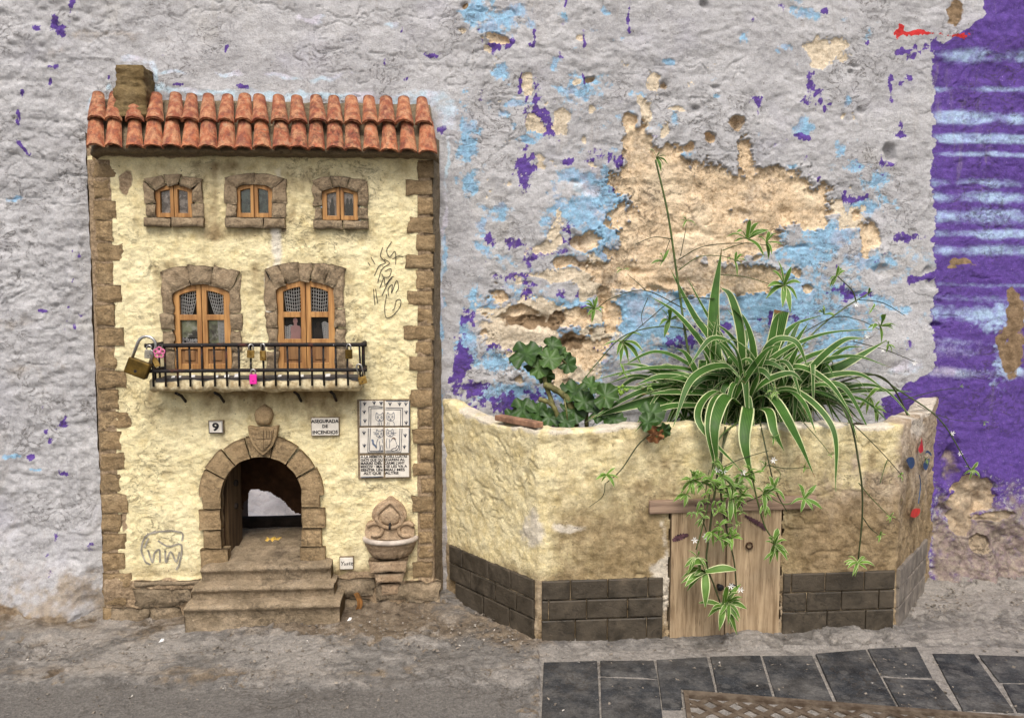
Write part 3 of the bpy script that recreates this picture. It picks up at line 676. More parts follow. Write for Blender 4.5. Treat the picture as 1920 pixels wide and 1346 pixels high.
HY = -.045                                            # facade plane
def W(px, py, dy=0.0): return XZ(px, py, HY+dy)
HX0, HX1 = W(166, 600)[0], W(818, 600)[0]
house = thing('cat_house', ((HX0+HX1)/2, HY, 0), 'miniature yellow stucco house with terracotta roof set against the grey wall', 'house')
SMALLW = [(293, 363, 347, 408, 356), (443, 513, 345, 408, 354), (605, 672, 352, 413, 360)]          # x0,x1,top,bottom,spring
BIGW = [(329, 436, 533, 694, 549), (522, 630, 526, 692, 542)]
def arch_loop(x0, x1, zt, zb, zs, n=12):
    """closed loop: up the left side, over a segmental arch, down the right side"""
    pts = [(x0, zb)]
    for i in range(n+1):
        u = i/n; pts.append((x0+(x1-x0)*u, zs+(zt-zs)*(1-(2*u-1)**2)))
    pts.append((x1, zb)); return pts
def win_xz(w, dy=0.0):
    x0, zb = W(w[0], w[3], dy); x1, _ = W(w[1], w[3], dy); zt = W((w[0]+w[1])/2, w[2], dy)[1]; zs = W((w[0]+w[1])/2, w[4], dy)[1]
    return x0, x1, zt, zb, zs
def facade_h(x, z):
    u, v = to_px(x, x*0+HY, z)
    return .0018*fbm(x*14, z*16, 3, 203)+.0019*fbm(x*52, z*64, 4, 205, .6)+.0008*fbm(x*130, z*130, 2, 207)-.002*sstep(.03, 0, np.abs(fbm(x*10, z*9, 3, 209)))*sstep(0, .4, fbm(x*5, z*5, 2, 211))
def build_facade():
    zt = W(500, 286)[1]+.02
    xs = np.arange(HX0, HX1+.001, .0021); zs = np.arange(-.035, zt, .0021)
    X, Z = np.meshgrid(xs, zs, indexing='ij'); U, V = to_px(X, 0*X+HY, Z)
    h = facade_h(X, Z)
    nz = fbm(X*30, Z*30, 4, 221)
    bd = np.minimum(X-HX0, HX1-X)
    Y = HY-h+.030*np.clip(1-bd/.012, 0, 1)**2
    base = sstep(1078, 1092, V+6*nz)
    Y = Y-.004*base-.006*fbm(X*20, Z*24, 4, 223)*base
    Y = np.where((np.abs(V-1092) < 9) & (U > 250) & (U < 375), Y-.006, Y)
    dirt = .13+.30*nz+.16*fbm(X*8, Z*10, 4, 231)+.10*sstep(310, 285, V)+.40*sstep(725, 735, V)*sstep(850, 740, V)*sstep(250, 300, U)*sstep(720, 640, U)  # dirt, plus shade painted in under the eave and below the balcony
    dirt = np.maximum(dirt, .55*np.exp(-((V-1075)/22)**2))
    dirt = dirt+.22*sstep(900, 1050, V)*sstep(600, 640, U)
    for w in SMALLW+BIGW:
        cx, cy = (w[0]+w[1])/2, (w[2]+w[3])/2; rx, ry = (w[1]-w[0])/2+38, (w[3]-w[2])/2+36
        d = np.maximum(np.abs(U-cx)/rx, np.abs(V-cy)/ry); dirt = dirt+.30*sstep(1.18, .98, d)
    bare = np.clip(.5+3*(np.maximum(sstep(46, 36, U-166-(V-300)*.022), sstep(40, 30, 818-U))-.5+.2*nz), 0, 1)*(V > 300)
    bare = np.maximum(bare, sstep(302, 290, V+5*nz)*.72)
    bare = np.maximum(bare, base)
    # mortar behind the toothed corner stones
    bare = np.maximum(bare, np.clip(.5+2*(blobs(U, V, [(235,345,26,60,.5),(268,1090,40,10,.7),(690,1085,70,14)])+.3*nz), 0, 1)*.9)
    brk = blobs(U+8*nz, V+8*nz, [(478,380,16,40,.5),(532,420,10,30,.7),(650,690,22,16,.8),(230,960,8,60,.7)])
    bare = np.maximum(bare, np.clip(.5+1.5*brk, 0, 1)*.7)
    white = np.clip(.5+1.2*(blobs(U+6*nz, V, [(521,380,9,70,1),(519,460,11,60,.9),(515,520,9,40,.9),(505,560,9,90,.8)])+.3*nz), 0, 1)
    xm = (X[:-1, :-1]+X[1:, 1:])*.5; zm = (Z[:-1, :-1]+Z[1:, 1:])*.5
    keep = np.ones_like(xm, bool)
    for w in SMALLW+BIGW:
        x0, x1, z1, zb, zs_ = win_xz(w)
        u = np.clip((xm-x0)/(x1-x0), 0, 1); top = zs_+(z1-zs_)*(1-(2*u-1)**2)
        keep &= ~((xm > x0-.004) & (xm < x1+.004) & (zm > zb-.004) & (zm < top+.004))
    cx, cz = DOOR_C
    keep &= ~((xm > DOOR_X0-.005) & (xm < DOOR_X1+.005) & (zm > .04) & ((zm < cz) | (np.hypot(xm-cx, zm-cz) < DOOR_R+.005)))
    F = grid_faces(*X.shape, keep=keep)
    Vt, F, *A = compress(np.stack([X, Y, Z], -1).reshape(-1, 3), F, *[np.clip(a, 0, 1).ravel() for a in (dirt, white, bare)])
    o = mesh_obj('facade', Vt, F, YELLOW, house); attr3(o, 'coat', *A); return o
build_facade()
# mortar fillets where the house meets the wall
for (px0, px1, nm) in ((163, 172, 'mortar_fillet'), (813, 824, 'mortar_fillet')):
    zs = np.linspace(-.03, W(500, 250)[1], 150); n = 7
    xa, xb = W(px0, 600)[0], W(px1, 600)[0]
    V = []; 
    for z in zs:
        for j in range(n):
            t = j/(n-1)
            if px0 < 400: x = xb+(xa-.006-xb)*t; y = HY+.004+(-HY+.004)*t**.9
            else: x = xa+(xb+.004-xa)*t; y = HY+.004+(-HY+.004)*t**.9
            x += .0012*float(vnoise(z*60, j*1.7, 301))+.0012*float(vnoise(z*13, 4.2, 303))
            V.append((x, y-.0015*float(vnoise(z*90, j*2.1, 305)), z))
    F = [tuple(int(k) for k in r) for r in grid_faces(len(zs), n)]
    mesh_obj(nm, V, F, MORTAR, house)

# corner stones: (inner edge px, top px, bottom px)
QL = [(219,292,335),(206,336,373),(218,376,412),(211,414,452),(231,456,491),(212,493,532),(227,535,568),(215,571,610),(231,614,648),(217,650,691),(236,694,727),
      (222,731,767),(246,771,804),(227,807,844),(235,848,882),(225,887,923),(239,925,960),(226,963,996),(238,999,1032),(234,1035,1070),(248,1073,1103),(236,1105,1135),(246,1138,1172)]
QR = [(782,302,334),(760,338,366),(783,370,402),(764,406,437),(779,441,472),(760,476,503),(779,507,542),(764,546,572),(782,577,606),(757,610,637),(779,641,664),(767,668,695),
      (781,699,727),(769,731,763),(785,767,799),(773,803,831),(788,834,862),(774,866,892),(789,896,922),(772,928,958),(788,961,990),(785,994,1018),(786,1022,1047),(774,1052,1082)]
rs = random.Random(4)
for k, (xi, yt, yb) in enumerate(QL):
    xo = 176+(yt-292)*.022+rs.uniform(-2, 2)
    if k == 0: xo = 172
    x0, z0 = W(xo, yb); x1, z1 = W(xi, yt)
    stone('quoin_stone', rect_fn(x0, x1, z0+.0001, z1-.0001), HY-.0022-rs.uniform(0, .0032), HY+.006, QUOIN, house, seed=400+k, n=12, m=11, rough=.0026, wob=.0017, rad=.0032)
for k, (xi, yt, yb) in enumerate(QR):
    xo = 812+rs.uniform(-2, 2)
    x0, z0 = W(xi, yb); x1, z1 = W(xo, yt)
    stone('quoin_stone', rect_fn(x0, x1, z0+.0001, z1-.0001), HY-.0022-rs.uniform(0, .0032), HY+.006, QUOIN, house, seed=450+k, n=12, m=11, rough=.0026, wob=.0017, rad=.0032)
# rough base stones
BASE = [(252,345,1098,1137),(206,278,1140,1178),(280,340,1140,1176),(330,358,1100,1130),(630,700,1085,1118),(704,770,1090,1125),(636,690,1122,1160),(694,760,1129,1162),(764,826,1090,1128),(764,830,1131,1162)]
for k, (a, b, yt, yb) in enumerate(BASE):
    x0, z0 = W(a, yb, -.006); x1, z1 = W(b, yt, -.006)
    stone('base_stone', rect_fn(x0, x1, z0, z1), HY-.010-rs.uniform(0, .004), HY+.004, STEPST, house, seed=480+k, rough=.004, wob=.004, rad=.006)
# ledge over the base stones
x0, z0 = W(252, 1099, -.01); x1, z1 = W(374, 1087, -.01)
stone('base_ledge', rect_fn(x0, x1, z0, z1), HY-.014, HY+.002, STEPST, house, seed=499, n=14, m=6)

# ------------------------------------------------------------------ roof
RYE, RYT = -.084, -.020                                # eave and top of the roof slope
zE = XZ(490, 277, RYE)[1]; zT = XZ(490, 184, RYT)[1]
LOWX = [179,215,252,288,322,358,390,425,458,492,529,562,595,629,662,697,731,765,802]
UPX = [183,215,252,291,328,358,389,425,457,490,526,560,596,629,662,695,727,760,794]
roof_parts = []
def roof_bed():
    n, m = 120, 26
    V = []
    xa0, xa1 = XZ(164, 277, RYE)[0], XZ(822, 285, RYE)[0]; xb0, xb1 = XZ(178, 184, RYT)[0], XZ(806, 184, RYT)[0]
    zs = XZ(490, 294, HY-.004)[1]
    prof = []
    for j in range(m):
        t = j/(m-1)
        if t < .35:                       # soffit, out from the facade under the eave
            q = t/.35; prof.append((HY-.002+(RYE+.012-HY)*q, zs+(zE-.007-zs)*q**.7, 0))
        else:
            q = (t-.35)/.65; prof.append((RYE+.006+(RYT+.004-RYE-.006)*q, zE-.005+(zT-.006-zE+.005)*q, q))
    prof.append((.004, zT-.004, 1.0)); mm = len(prof)
    for i in range(n):
        u = i/(n-1)
        for (y, z, q) in prof:
            x = (xa0+(xa1-xa0)*u)*(1-q)+(xb0+(xb1-xb0)*u)*q
            e = max(0, 1-min(u, 1-u)*n/4)
            y2 = y-.0034*float(fbm(x*60, z*60, 3, 311))+.004*e**2
            V.append((x, min(y2, .004), z-.010*e*e*(1-q)+.0016*float(vnoise(x*80, y*90, 313))))
    F = [tuple(int(k) for k in r) for r in grid_faces(n, mm)]
    # close the ends
    F += [tuple(range(mm-1, -1, -1)), tuple((n-1)*mm+j for j in range(mm))]
    return mesh_obj('roof', V, F, MORTAR, house)
roof = roof_bed()
def barrel(xc_top, xc_bot, ztop, zbot, ytop, ybot, wt, wb, seed):
    """half-round clay tile with thickness, narrow end up"""
    rnd = random.Random(seed); n, m = 9, 11; V = []
    lean = rnd.uniform(-.0015, .0015); th = .0038
    for shell in (0, 1):
        for i in range(n):
            t = i/(n-1)
            xc = xc_top+(xc_bot-xc_top)*t+lean*t; z0 = ztop+(zbot-ztop)*t; y0 = ytop+(ybot-ytop)*t
            r = (wt+(wb-wt)*t)*.5*(1+.04*math.sin(seed+t*3)); hgt = r*.78
            if shell: r -= th; hgt -= th
            nx, nzz = 0, 0
            ln = math.hypot(zbot-ztop, ybot-ytop); ny, nz_ = (zbot-ztop)/ln, -(ybot-ytop)/ln   # outward normal of the slope
            for j in range(m):
                a = math.pi*j/(m-1)
                x = xc-math.cos(a)*r; k = math.sin(a)*hgt
                k += .0006*float(vnoise(x*120, z0*120+seed, seed))
                zz = z0+nz_*k+(rnd.uniform(-.0008, .0008) if i == n-1 else 0); V.append((x, y0+ny*k, zz))
    F = []
    for s in (0, 1):
        o = s*n*m
        for i in range(n-1):
            for j in range(m-1):
                q = (o+i*m+j, o+i*m+j+1, o+(i+1)*m+j+1, o+(i+1)*m+j)
                F.append(q if s else q[::-1])
    o = n*m
    for j in range(m-1): F.append(((n-1)*m+j, (n-1)*m+j+1, o+(n-1)*m+j+1, o+(n-1)*m+j)); F.append((j, o+j, o+j+1, j+1))
    for i in range(n-1):
        F.append((i*m, (i+1)*m, o+(i+1)*m, o+i*m)); F.append((i*m+m-1, o+i*m+m-1, o+(i+1)*m+m-1, (i+1)*m+m-1))
    return V, F
zM = zE+(zT-zE)*.47; yM = RYE+(RYT-RYE)*.47
rr = random.Random(9)
for k, px in enumerate(LOWX):
    xb_ = XZ(px, 277, RYE)[0]; xt_ = XZ(px+2*(1 if px < 480 else -1), 232, yM)[0]; wb_ = rr.uniform(31, 36)/FPX*1.45; dz = rr.uniform(-.0012, .0012)-.003*(k > 15)
    V, F = barrel(xt_, xb_, zM+.006, zE-.004+dz, yM-.002, RYE-.002, wb_*.70, wb_, 20+k)
    o = mesh_obj('roof_tile', V, F, TILE_L, roof)
for k, px in enumerate(UPX):
    xb_ = XZ(px, 234, yM-.012)[0]; xt_ = XZ(px+3*(1 if px < 480 else -1), 183, RYT)[0]; wb_ = rr.uniform(30, 35.5)/FPX*1.47; dz = rr.uniform(-.0006, .0006)
    V, F = barrel(xt_, xb_, zT+.001+dz, zM-.002+dz, RYT-.003, yM-.014, wb_*.66, wb_, 50+k)
    mesh_obj('roof_tile', V, F, TILE, roof)
# chimney
def chimney():
    yf = -.062; n, m = 18, 26; V = []
    xl0, zb_ = XZ(212, 212, yf); xr0, _ = XZ(276, 212, yf); xl1, zt_ = XZ(217, 122, yf+.012); xr1, _ = XZ(267, 122, yf+.012)
    ring = [(0, 0), (1, 0), (1, 1), (0, 1)]
    sp = []
    for s in range(4):
        for q in range(8):
            t = q/8; a, b = ring[s], ring[(s+1) % 4]; sp.append((a[0]+(b[0]-a[0])*t, a[1]+(b[1]-a[1])*t))
    rows = 26
    for j in range(rows):
        v = j/(rows-1); x0 = xl0+(xl1-xl0)*v; x1 = xr0+(xr1-xr0)*v; z = zb_-.006+(zt_-zb_+.006)*v; y0 = yf+.012*v
        course = .0010*math.sin(v*2*math.pi*8)+.0018*math.sin(v*2*math.pi*2.3+1)
        for (u, w) in sp:
            x = x0+(x1-x0)*u; y = y0+(.006-y0)*w
            d = course+.0035*float(fbm(u*3+w*5, v*14, 3, 331))
            x += (u-.5)*2*d*.7; y -= d*(1-w)
            V.append((x, y, z))
    k = len(sp); F = [(j*k+i, j*k+(i+1) % k, (j+1)*k+(i+1) % k, (j+1)*k+i) for j in range(rows-1) for i in range(k)]
    F.append(tuple((rows-1)*k+i for i in range(k)))
    mesh_obj('chimney', V, F, CHIM, roof)
CHIM = make_stone('ochre_chimney_stone', (.13, .085, .032), (.27, .19, .085), (.34, .26, .14), 60)
chimney()

# ------------------------------------------------------------------ windows
def arc_stones(w, wo, top_px, nst, mat, sill, sides, spring_out):
    """stone surround: nst arch stones, side stones, optional sill"""
    x0, x1, zt, zb, zs = win_xz(w); ox0 = W(wo[0], w[3])[0]; ox1 = W(wo[1], w[3])[0]
    ozt = W((w[0]+w[1])/2, top_px)[1]; ozs = W((w[0]+w[1])/2, spring_out)[1]
    inn = lambda u: (x0+(x1-x0)*u, zs+(zt-zs)*(1-(2*u-1)**2)-.001)
    out = lambda u: (ox0+(ox1-ox0)*u, ozs+(ozt-ozs)*(1-(2*u-1)**2))
    cuts = [0]+sorted(rs.uniform(-.03, .03)+(i+1)/nst for i in range(nst-1))+[1]
    for i in range(nst):
        a, b = cuts[i]+.003, cuts[i+1]-.003
        def fn(u, v, a=a, b=b):
            p, q = inn(a+(b-a)*u), out(a+(b-a)*u); return p[0]+(q[0]-p[0])*v, p[1]+(q[1]-p[1])*v
        stone('surround_stone', fn, HY-.0065-rs.uniform(0, .003), HY+.014, mat, cur, seed=rs.randint(0, 9999), n=11, m=9, rough=.0034, wob=.0022, rad=.0042)
    for side in (0, 1):
        ys = np.linspace(zs+.001, zb-(.0 if sill else .0), sides+1)
        ys[1:-1] += [rs.uniform(-.004, .004) for _ in range(sides-1)]
        for i in range(sides):
            a, b = (ox0+rs.uniform(-.001, .004), x0+.001) if side == 0 else (x1-.001, ox1+rs.uniform(-.004, .001))
            ztl, ztr = (ys[i]-.001, ys[i]-.001) if i else ((ozs-.001, zs) if side == 0 else (zs, ozs-.001))
            stone('surround_stone', quad_fn((a, ys[i+1]+.0005), (b, ys[i+1]+.0005), (b, ztr), (a, ztl)), HY-.0055-rs.uniform(0, .003), HY+.014, mat, cur, seed=rs.randint(0, 9999), n=10, m=10, rough=.0034, wob=.0024, rad=.0038)
    if sill:
        zb2 = W((w[0]+w[1])/2, sill)[1]
        cut = sorted([ox0, ox1, ox0+(ox1-ox0)*rs.uniform(.3, .65)])
        for i in range(2): stone('sill_stone', rect_fn(cut[i]+.0008, cut[i+1]-.0008, zb2, zb-.001), HY-.013, HY+.014, mat, cur, seed=rs.randint(0, 9999), n=10, rough=.002, wob=.0016, rad=.004)
def leaf_frame(w, rails, parent, dy=.004, fw=9):
    """two casement leaves, each a stile-and-rail frame following the arch; returns pane loops"""
    x0, x1, zt, zb, zs = win_xz(w, dy); px = 1.505/FPX*.995
    f = fw*px; top = lambda x: zs+(zt-zs)*(1-(2*(x-x0)/(x1-x0)-1)**2)
    panes = []; mid = (x0+x1)/2
    for side in (0, 1):
        a, b = (x0, mid-.0006) if side == 0 else (mid+.0006, x1)
        fo = f; fi = f*.72
        la, lb = (a+fo, b-fi) if side == 0 else (a+fi, b-fo)
        mb = MB(); N = 10
        yf, yb = HY+dy-.003, HY+dy+.006
        xs = np.linspace(a, b, N+1)
        mb.prism([(a, zb), (la, zb), (la, top(la)), (a, top(a))][::1], yf, yb)
        mb.prism([(lb, zb), (b, zb), (b, top(b)), (lb, top(lb))], yf, yb)
        xi = np.linspace(la, lb, N+1)
        mb.prism([(x, top(x)-f*.95) for x in xi]+[(x, top(x)) for x in xi[::-1]], yf+.0002, yb)
        ed = [zb]+[W(500, r)[1] for r in rails]
        for z in ed:
            hh = f*(.95 if z == zb else .85)
            z0, z1 = (z, z+hh) if z == zb else (z-hh/2, z+hh/2)
            mb.prism([(la, z0), (lb, z0), (lb, z1), (la, z1)], yf+.0003, yb)
        o = soften(mb.build('leaf_frame', WOOD, parent), .0007)
        lev = [zb+f*.95]
        for z in ed[1:]: lev += [z-f*.425, z+f*.425]
        k = 0
        for i in range(0, len(lev), 2):
            z0 = lev[i]
            if i+1 < len(lev): loop = [(la, z0), (lb, z0), (lb, lev[i+1]), (la, lev[i+1])]
            else: loop = [(la, z0)]+[(lb, z0)]+[(x, top(x)-f*.95) for x in xi[::-1]]
            panes.append((side, i//2, loop))
    return panes, (x0, x1, zt, zb, zs)
def grow(loop, d):
    c = np.mean(np.array(loop), 0); return [tuple(np.array(p)+np.sign(np.array(p)-c)*d) for p in loop]
DESC = []
for k, w in enumerate(SMALLW):
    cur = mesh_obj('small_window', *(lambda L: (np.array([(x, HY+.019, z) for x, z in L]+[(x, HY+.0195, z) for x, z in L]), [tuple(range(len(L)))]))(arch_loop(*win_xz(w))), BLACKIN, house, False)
    cur['label'] = ('left', 'middle', 'right')[k]+' small arched attic window with two wooden casements'
    arc_stones(w, [(272, 384), (424, 537), (587, 692)][k], [328, 326, 331][k], [3, 2, 3][k], GREYST, [425, 428, 430][k], 2, [337, 335, 340][k])
    panes, _ = leaf_frame(w, [], cur, .004, 8.5)
    for (side, lv, loop) in panes:
        mb = MB(); mb.prism(loop_in := grow(loop, .002), HY+.0092, HY+.0100); mb.build('picture', GREENPH if k == 1 else SEPIA, cur)
        if k == 2:
            xs_ = [p[0] for p in loop]; zs_ = [p[1] for p in loop]; cx_, zb_ = (min(xs_)+max(xs_))/2, min(zs_)
            hgt = max(zs_)-zb_; mb = MB()
            for off in ((0,) if side == 0 else (-.003, .004)):
                w_ = .0042
                body = [(-w_, 0), (w_, 0), (w_*1.05, hgt*.4), (w_*.5, hgt*.55), (w_*.45, hgt*.68), (0, hgt*.75), (-w_*.45, hgt*.68), (-w_*.5, hgt*.55), (-w_*1.05, hgt*.4)]
                mb.prism([(cx_+off+x, zb_+.001+z) for x, z in body], HY+.0088+(.0002 if off > 0 else 0), HY+.0094)
            mb.build('figure', CHAR, cur)
        mb = MB(); mb.prism(grow(loop, .001), HY+.0062, HY+.0068); mb.build('pane', GLASS, cur)
def lace(loop, parent, seed, slant=.35, cover=1.0):
    xs_ = [p[0] for p in loop]; zs_ = [p[1] for p in loop]; x0, x1, z0, z1 = min(xs_), max(xs_), min(zs_), max(zs_)
    mb = MB(); n = 7; sgn = 1 if seed % 2 else -1
    def q(u, v):                                   # gathered net: swept towards one side at the bottom
        x = x0+(x1-x0)*(u if sgn > 0 else 1-u)*(1-.35*slant*(1-v))if False else None
        uu = u*(1-.45*slant*(1-v)**1.3)
        x = x0+(x1-x0)*(uu if sgn > 0 else 1-uu)
        return (x, HY+.0098+.0008*math.sin(u*19+seed), z0+(z1-z0)*v+.0015*math.sin(u*6+seed))
    for i in range(n+1):
        mb.stroke([q(i/n, v) for v in np.linspace(0, 1, 9)], .00125)
        mb.stroke([q(u, i/n) for u in np.linspace(0, 1, 9)], .00125)
    mb.build('lace_curtain', LACE, parent)
for k, w in enumerate(BIGW):
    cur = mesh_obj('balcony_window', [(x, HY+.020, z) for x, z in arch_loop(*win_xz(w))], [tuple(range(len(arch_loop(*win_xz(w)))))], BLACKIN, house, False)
    cur['label'] = ('left balcony door-window with lace curtains and a lettered card', 'right balcony door-window with lace curtains and a pink figure card')[k]
    arc_stones(w, [(306, 456), (500, 652)][k], [497, 492][k], [3, 5][k], GREYST, None, [4, 4][k], [510, 503][k])
    rails = [([649, 595]), ([641, 590])][k]
    panes, dim = leaf_frame(w, rails, cur, .004, 12)
    for (side, lv, loop) in panes:
        g = grow(loop, .002)
        xs_ = [p[0] for p in loop]; zs_ = [p[1] for p in loop]; ax, bx, az, bz = min(xs_), max(xs_), min(zs_), max(zs_)
        if lv == 0:                                   # solid lower panel with a raised field
            mb = MB(); mb.prism(g, HY+.0050, HY+.009); mb.build('door_panel', WOOD_D, cur)
            i = .006; mb = MB(); mb.prism([(ax+i, az+i), (bx-i, az+i), (bx-i, bz-.003), (ax+i, bz-.003)], HY+.0028, HY+.0052); soften(mb.build('raised_field', WOOD_D, cur), .0015)
            continue
        if lv == 2: lace(loop, cur, side+1 if k == 0 else 2-side, .8 if k == 0 else .3)
        if lv == 1:
            if k == 0:
                mb = MB(); mb.prism([(p[0], min(p[1], az+(bz-az)*.97)) for p in g], HY+.0128, HY+.0136); mb.build('poster', POSTER, cur)
                if side == 0:
                    mb = MB(); mb.prism([(ax-.001, az-.001), (bx+.001, az-.001), (bx+.001, az+.011), (ax-.001, az+.011)], HY+.0088, HY+.0094); mb.build('sign_card', BLACKIN, cur)
                    mb = MB(); mb.prism([(ax-.001, az-.001), (bx+.001, az-.001), (bx+.001, az+.0018), (ax-.001, az+.0018)], HY+.0080, HY+.0086); mb.build('card_edge', WHITEP, cur)
                    text_mesh('Museu', .0125, WHITEP, 'lettering', cur, ax+.0172, az+.0026, HY+.0084, .0005, 'CENTER', 1.0, .04)
                else:
                    lace([(ax+(bx-ax)*.55, az), (bx, az), (bx, bz), (ax+(bx-ax)*.55, bz)], cur, 2, .2)
            else:
                mb = MB(); cx_ = ax+(bx-ax)*(.62 if side == 0 else .45); hh = bz-az; ww = (bx-ax)*.30
                body = [(-ww, 0), (ww*.95, 0), (ww*1.05, hh*.45), (ww*.9, hh*.58), (ww*.3, hh*.63), (ww*.28, hh*.72), (ww*.45, hh*.80), (ww*.36, hh*.93), (0, hh*.98), (-ww*.36, hh*.93), (-ww*.45, hh*.80), (-ww*.28, hh*.72), (-ww*.3, hh*.63), (-ww*.95, hh*.56), (-ww*1.0, hh*.45), (-ww*.85, hh*.2)]
                if side == 0:
                    mb.prism([(cx_+x, az+z) for x, z in body], HY+.0096, HY+.0104); mb.build('figure_card', PINK, cur)
                    lace([(ax, az), (ax+(bx-ax)*.45, az), (ax+(bx-ax)*.45, az+hh*.6), (ax, az+hh*.6)], cur, 3, .3)
                else:
                    mb.prism([(cx_-.004+x*.8, az+z*.8) for x, z in body], HY+.0140, HY+.0150); mb.build('figure_card', CHAR, cur)
                    lace([(ax+(bx-ax)*.6, az), (bx, az), (bx, az+hh*.75), (ax+(bx-ax)*.6, az+hh*.75)], cur, 4, .5)
        mb = MB(); mb.prism(grow(loop, .001), HY+.0062, HY+.0068); mb.build('pane', GLASS, cur)

# ------------------------------------------------------------------ balcony
BLK = NT('chipped_black_iron', .7, .2)
_n = BLK.noise(260, 4, .7); _c = BLK.mix(BLK.rng(_n, .64, .70), (.016, .014, .014), (.42, .40, .37))
_c = BLK.mix(BLK.rng(BLK.noise(60, 3, .6, off=3), .55, .7), _c, (.07, .025, .018)); BLK = BLK.done(_c, None, BLK.bump(_n, .3, .0006))
BY = -.108
balcony = bpy.data.objects.new('balcony', None); COL.objects.link(balcony); balcony.parent = house; WLOC[balcony.name] = WLOC[house.name]
balcony['label'] = 'black iron balcony railing on a rough stone ledge'
bx0, bzt = XZ(281, 648, BY); bx1, bzt1 = XZ(677, 646, BY); bz2 = XZ(281, 696, BY)[1]; bz3 = XZ(480, 724, BY)[1]
for z, r in ((bzt, .0037), (bz2, .0033)):
    mb = MB(); mb.tube(bez([(bx0, HY+.01, z), (bx0, BY+.006, z), (bx0+.006, BY, z), ((bx0+bx1)/2, BY, z+.0006), (bx1-.006, BY, z), (bx1, BY+.006, z), (bx1, HY+.01, z)], 6), r, 10); mb.build('rail', BLK, balcony, True)
nb = 18
for i in range(nb):
    x = bx0+(bx1-bx0)*(i+.15)/(nb-.7); dx = .0012*math.sin(i*3.1)
    mb = MB(); mb.tube([(x, BY+.0015, bzt), (x+dx, BY+.0015, (bzt+bz3)/2), (x, BY+.0015, bz3)], .0019, 7); mb.build('baluster', BLK, balcony, True)
for x in (bx0, bx1):
    for j in range(2):
        y = BY+(HY-BY)*(j+1)/3; mb = MB(); mb.tube([(x, y, bzt), (x, y, bz3)], .0019, 7); mb.build('baluster', BLK, balcony, True)
zs0 = XZ(480, 737, BY)[1]; zs1 = XZ(480, 712, BY)[1]
def ledge():
    n, m = 90, 14; V = []
    xa, xb = XZ(274, 720, BY+.006)[0], XZ(674, 720, BY+.006)[0]
    prof = [(HY+.006, zs0+.004), (HY-.01, zs0+.001), (HY-.03, zs0), (BY+.016, zs0+.001), (BY+.008, zs0+.004), (BY+.005, zs0+.010), (BY+.006, zs1-.006), (BY+.010, zs1-.002), (BY+.018, zs1), (HY-.02, zs1), (HY+.006, zs1)]
    for i in range(n):
        u = i/(n-1); x = xa+(xb-xa)*u; e = max(0, 1-min(u, 1-u)*n/5)
        for j, (y, z) in enumerate(prof):
            d = .0035*float(fbm(x*40, j*.9, 3, 341)); V.append((x+.004*e*float(vnoise(j*2.1, z*30, 5)), min(y-d+.012*e**2, HY+.006), z+.003*float(fbm(x*34, j*1.3, 3, 343))))
    m = len(prof); F = [tuple(int(q) for q in r) for r in grid_faces(n, m)]+[tuple(range(m)), tuple((n-1)*m+j for j in range(m-1, -1, -1))]
    return mesh_obj('balcony_ledge', V, F, LEDGE, balcony)
def make_ledge_mat():
    t = NT('crumbly_cream_ledge', .9, .2); n1 = t.noise(60, 6, .65); n2 = t.noise(220, 4, .7)
    c = t.mix(t.rng(n1, .35, .65), (.30, .225, .12), (.66, .58, .38)); c = t.mix(t.rng(n2, .3, .42, .6, 0), c, (.14, .1, .06))
    return t.done(c, None, t.bump(n1, .7, .003))
LEDGE = make_ledge_mat(); ledge()
mb = MB(); mb.box(bx0+.004, bx1-.004, BY+.010, HY+.004, zs1-.004, zs1+.0022); mb.build('floor_plate', simple('grey_plate', (.10, .095, .095), .6, 0, .4, 50, .3), balcony)
for i, px in enumerate((338, 410, 557, 624)):
    x = XZ(px, 740, HY-.02)[0]; zt_ = zs0+.003; mb = MB()
    mb.tube([(x, BY+.02, zt_-.004), (x+.002, HY-.020, zt_-.012), (x+.003, HY+.004, zt_-.028)], .0026, 7); mb.build('bracket', BLK, balcony, True)
for i, (px, s) in enumerate(((322, .5), (333, .45), (356, .6), (402, .6), (420, .7), (438, .8), (562, .6), (610, .7), (520, .5))):
    x = XZ(px, 706, BY+.02)[0]; mb = MB(); y = BY+.016+.004*(i % 3)
    mb.add([(x, y, zs1+.0026), (x+.012*s, y+.001, zs1+.0032), (x+.012*s, y+.004, zs1+.0085*s+.002), (x, y+.004, zs1+.0075*s+.002), (x+.006*s, y+.007, zs1+.003)], [(0, 1, 2, 3), (1, 4, 2), (0, 3, 4), (2, 4, 3)])
    o = mb.build('paper_scrap', WHITEP, None, base=(x, y, zs1)); tag(o, 'small white paper scrap lying on the balcony floor', 'litter', 'paper scraps on the balcony')

# ------------------------------------------------------------------ doorway: arch stones, passage through the wall
cx, cz = DOOR_C; PXM = 1.505/FPX*1.0
RI, RO = DOOR_R-.001, 114*PXM
doorway = bpy.data.objects.new('doorway', None); COL.objects.link(doorway); doorway.parent = house; WLOC[doorway.name] = WLOC[house.name]
doorway['label'] = 'round arched open cat doorway with stone voussoirs and carved shield'
AF = HY-.011
angs = [180, 152, 128, 104, 76, 52, 28, 0]
for i in range(7):
    a0, a1 = math.radians(angs[i]-.9), math.radians(angs[i+1]+.9)
    ro = RO*(1+.012*math.sin(i*2.1))
    def fn(u, v, a0=a0, a1=a1, ro=ro):
        a = a0+(a1-a0)*u; r = RI+(ro-RI)*v; return cx+r*math.cos(a), cz+r*math.sin(a)*1.02
    stone('voussoir', fn, AF-.001*(i % 2), HY+.012, ARCHST, doorway, seed=600+i, n=10, m=8, rough=.0012, wob=.0008, rad=.003)
jl = [914, 951, 990, 1024, 1060]
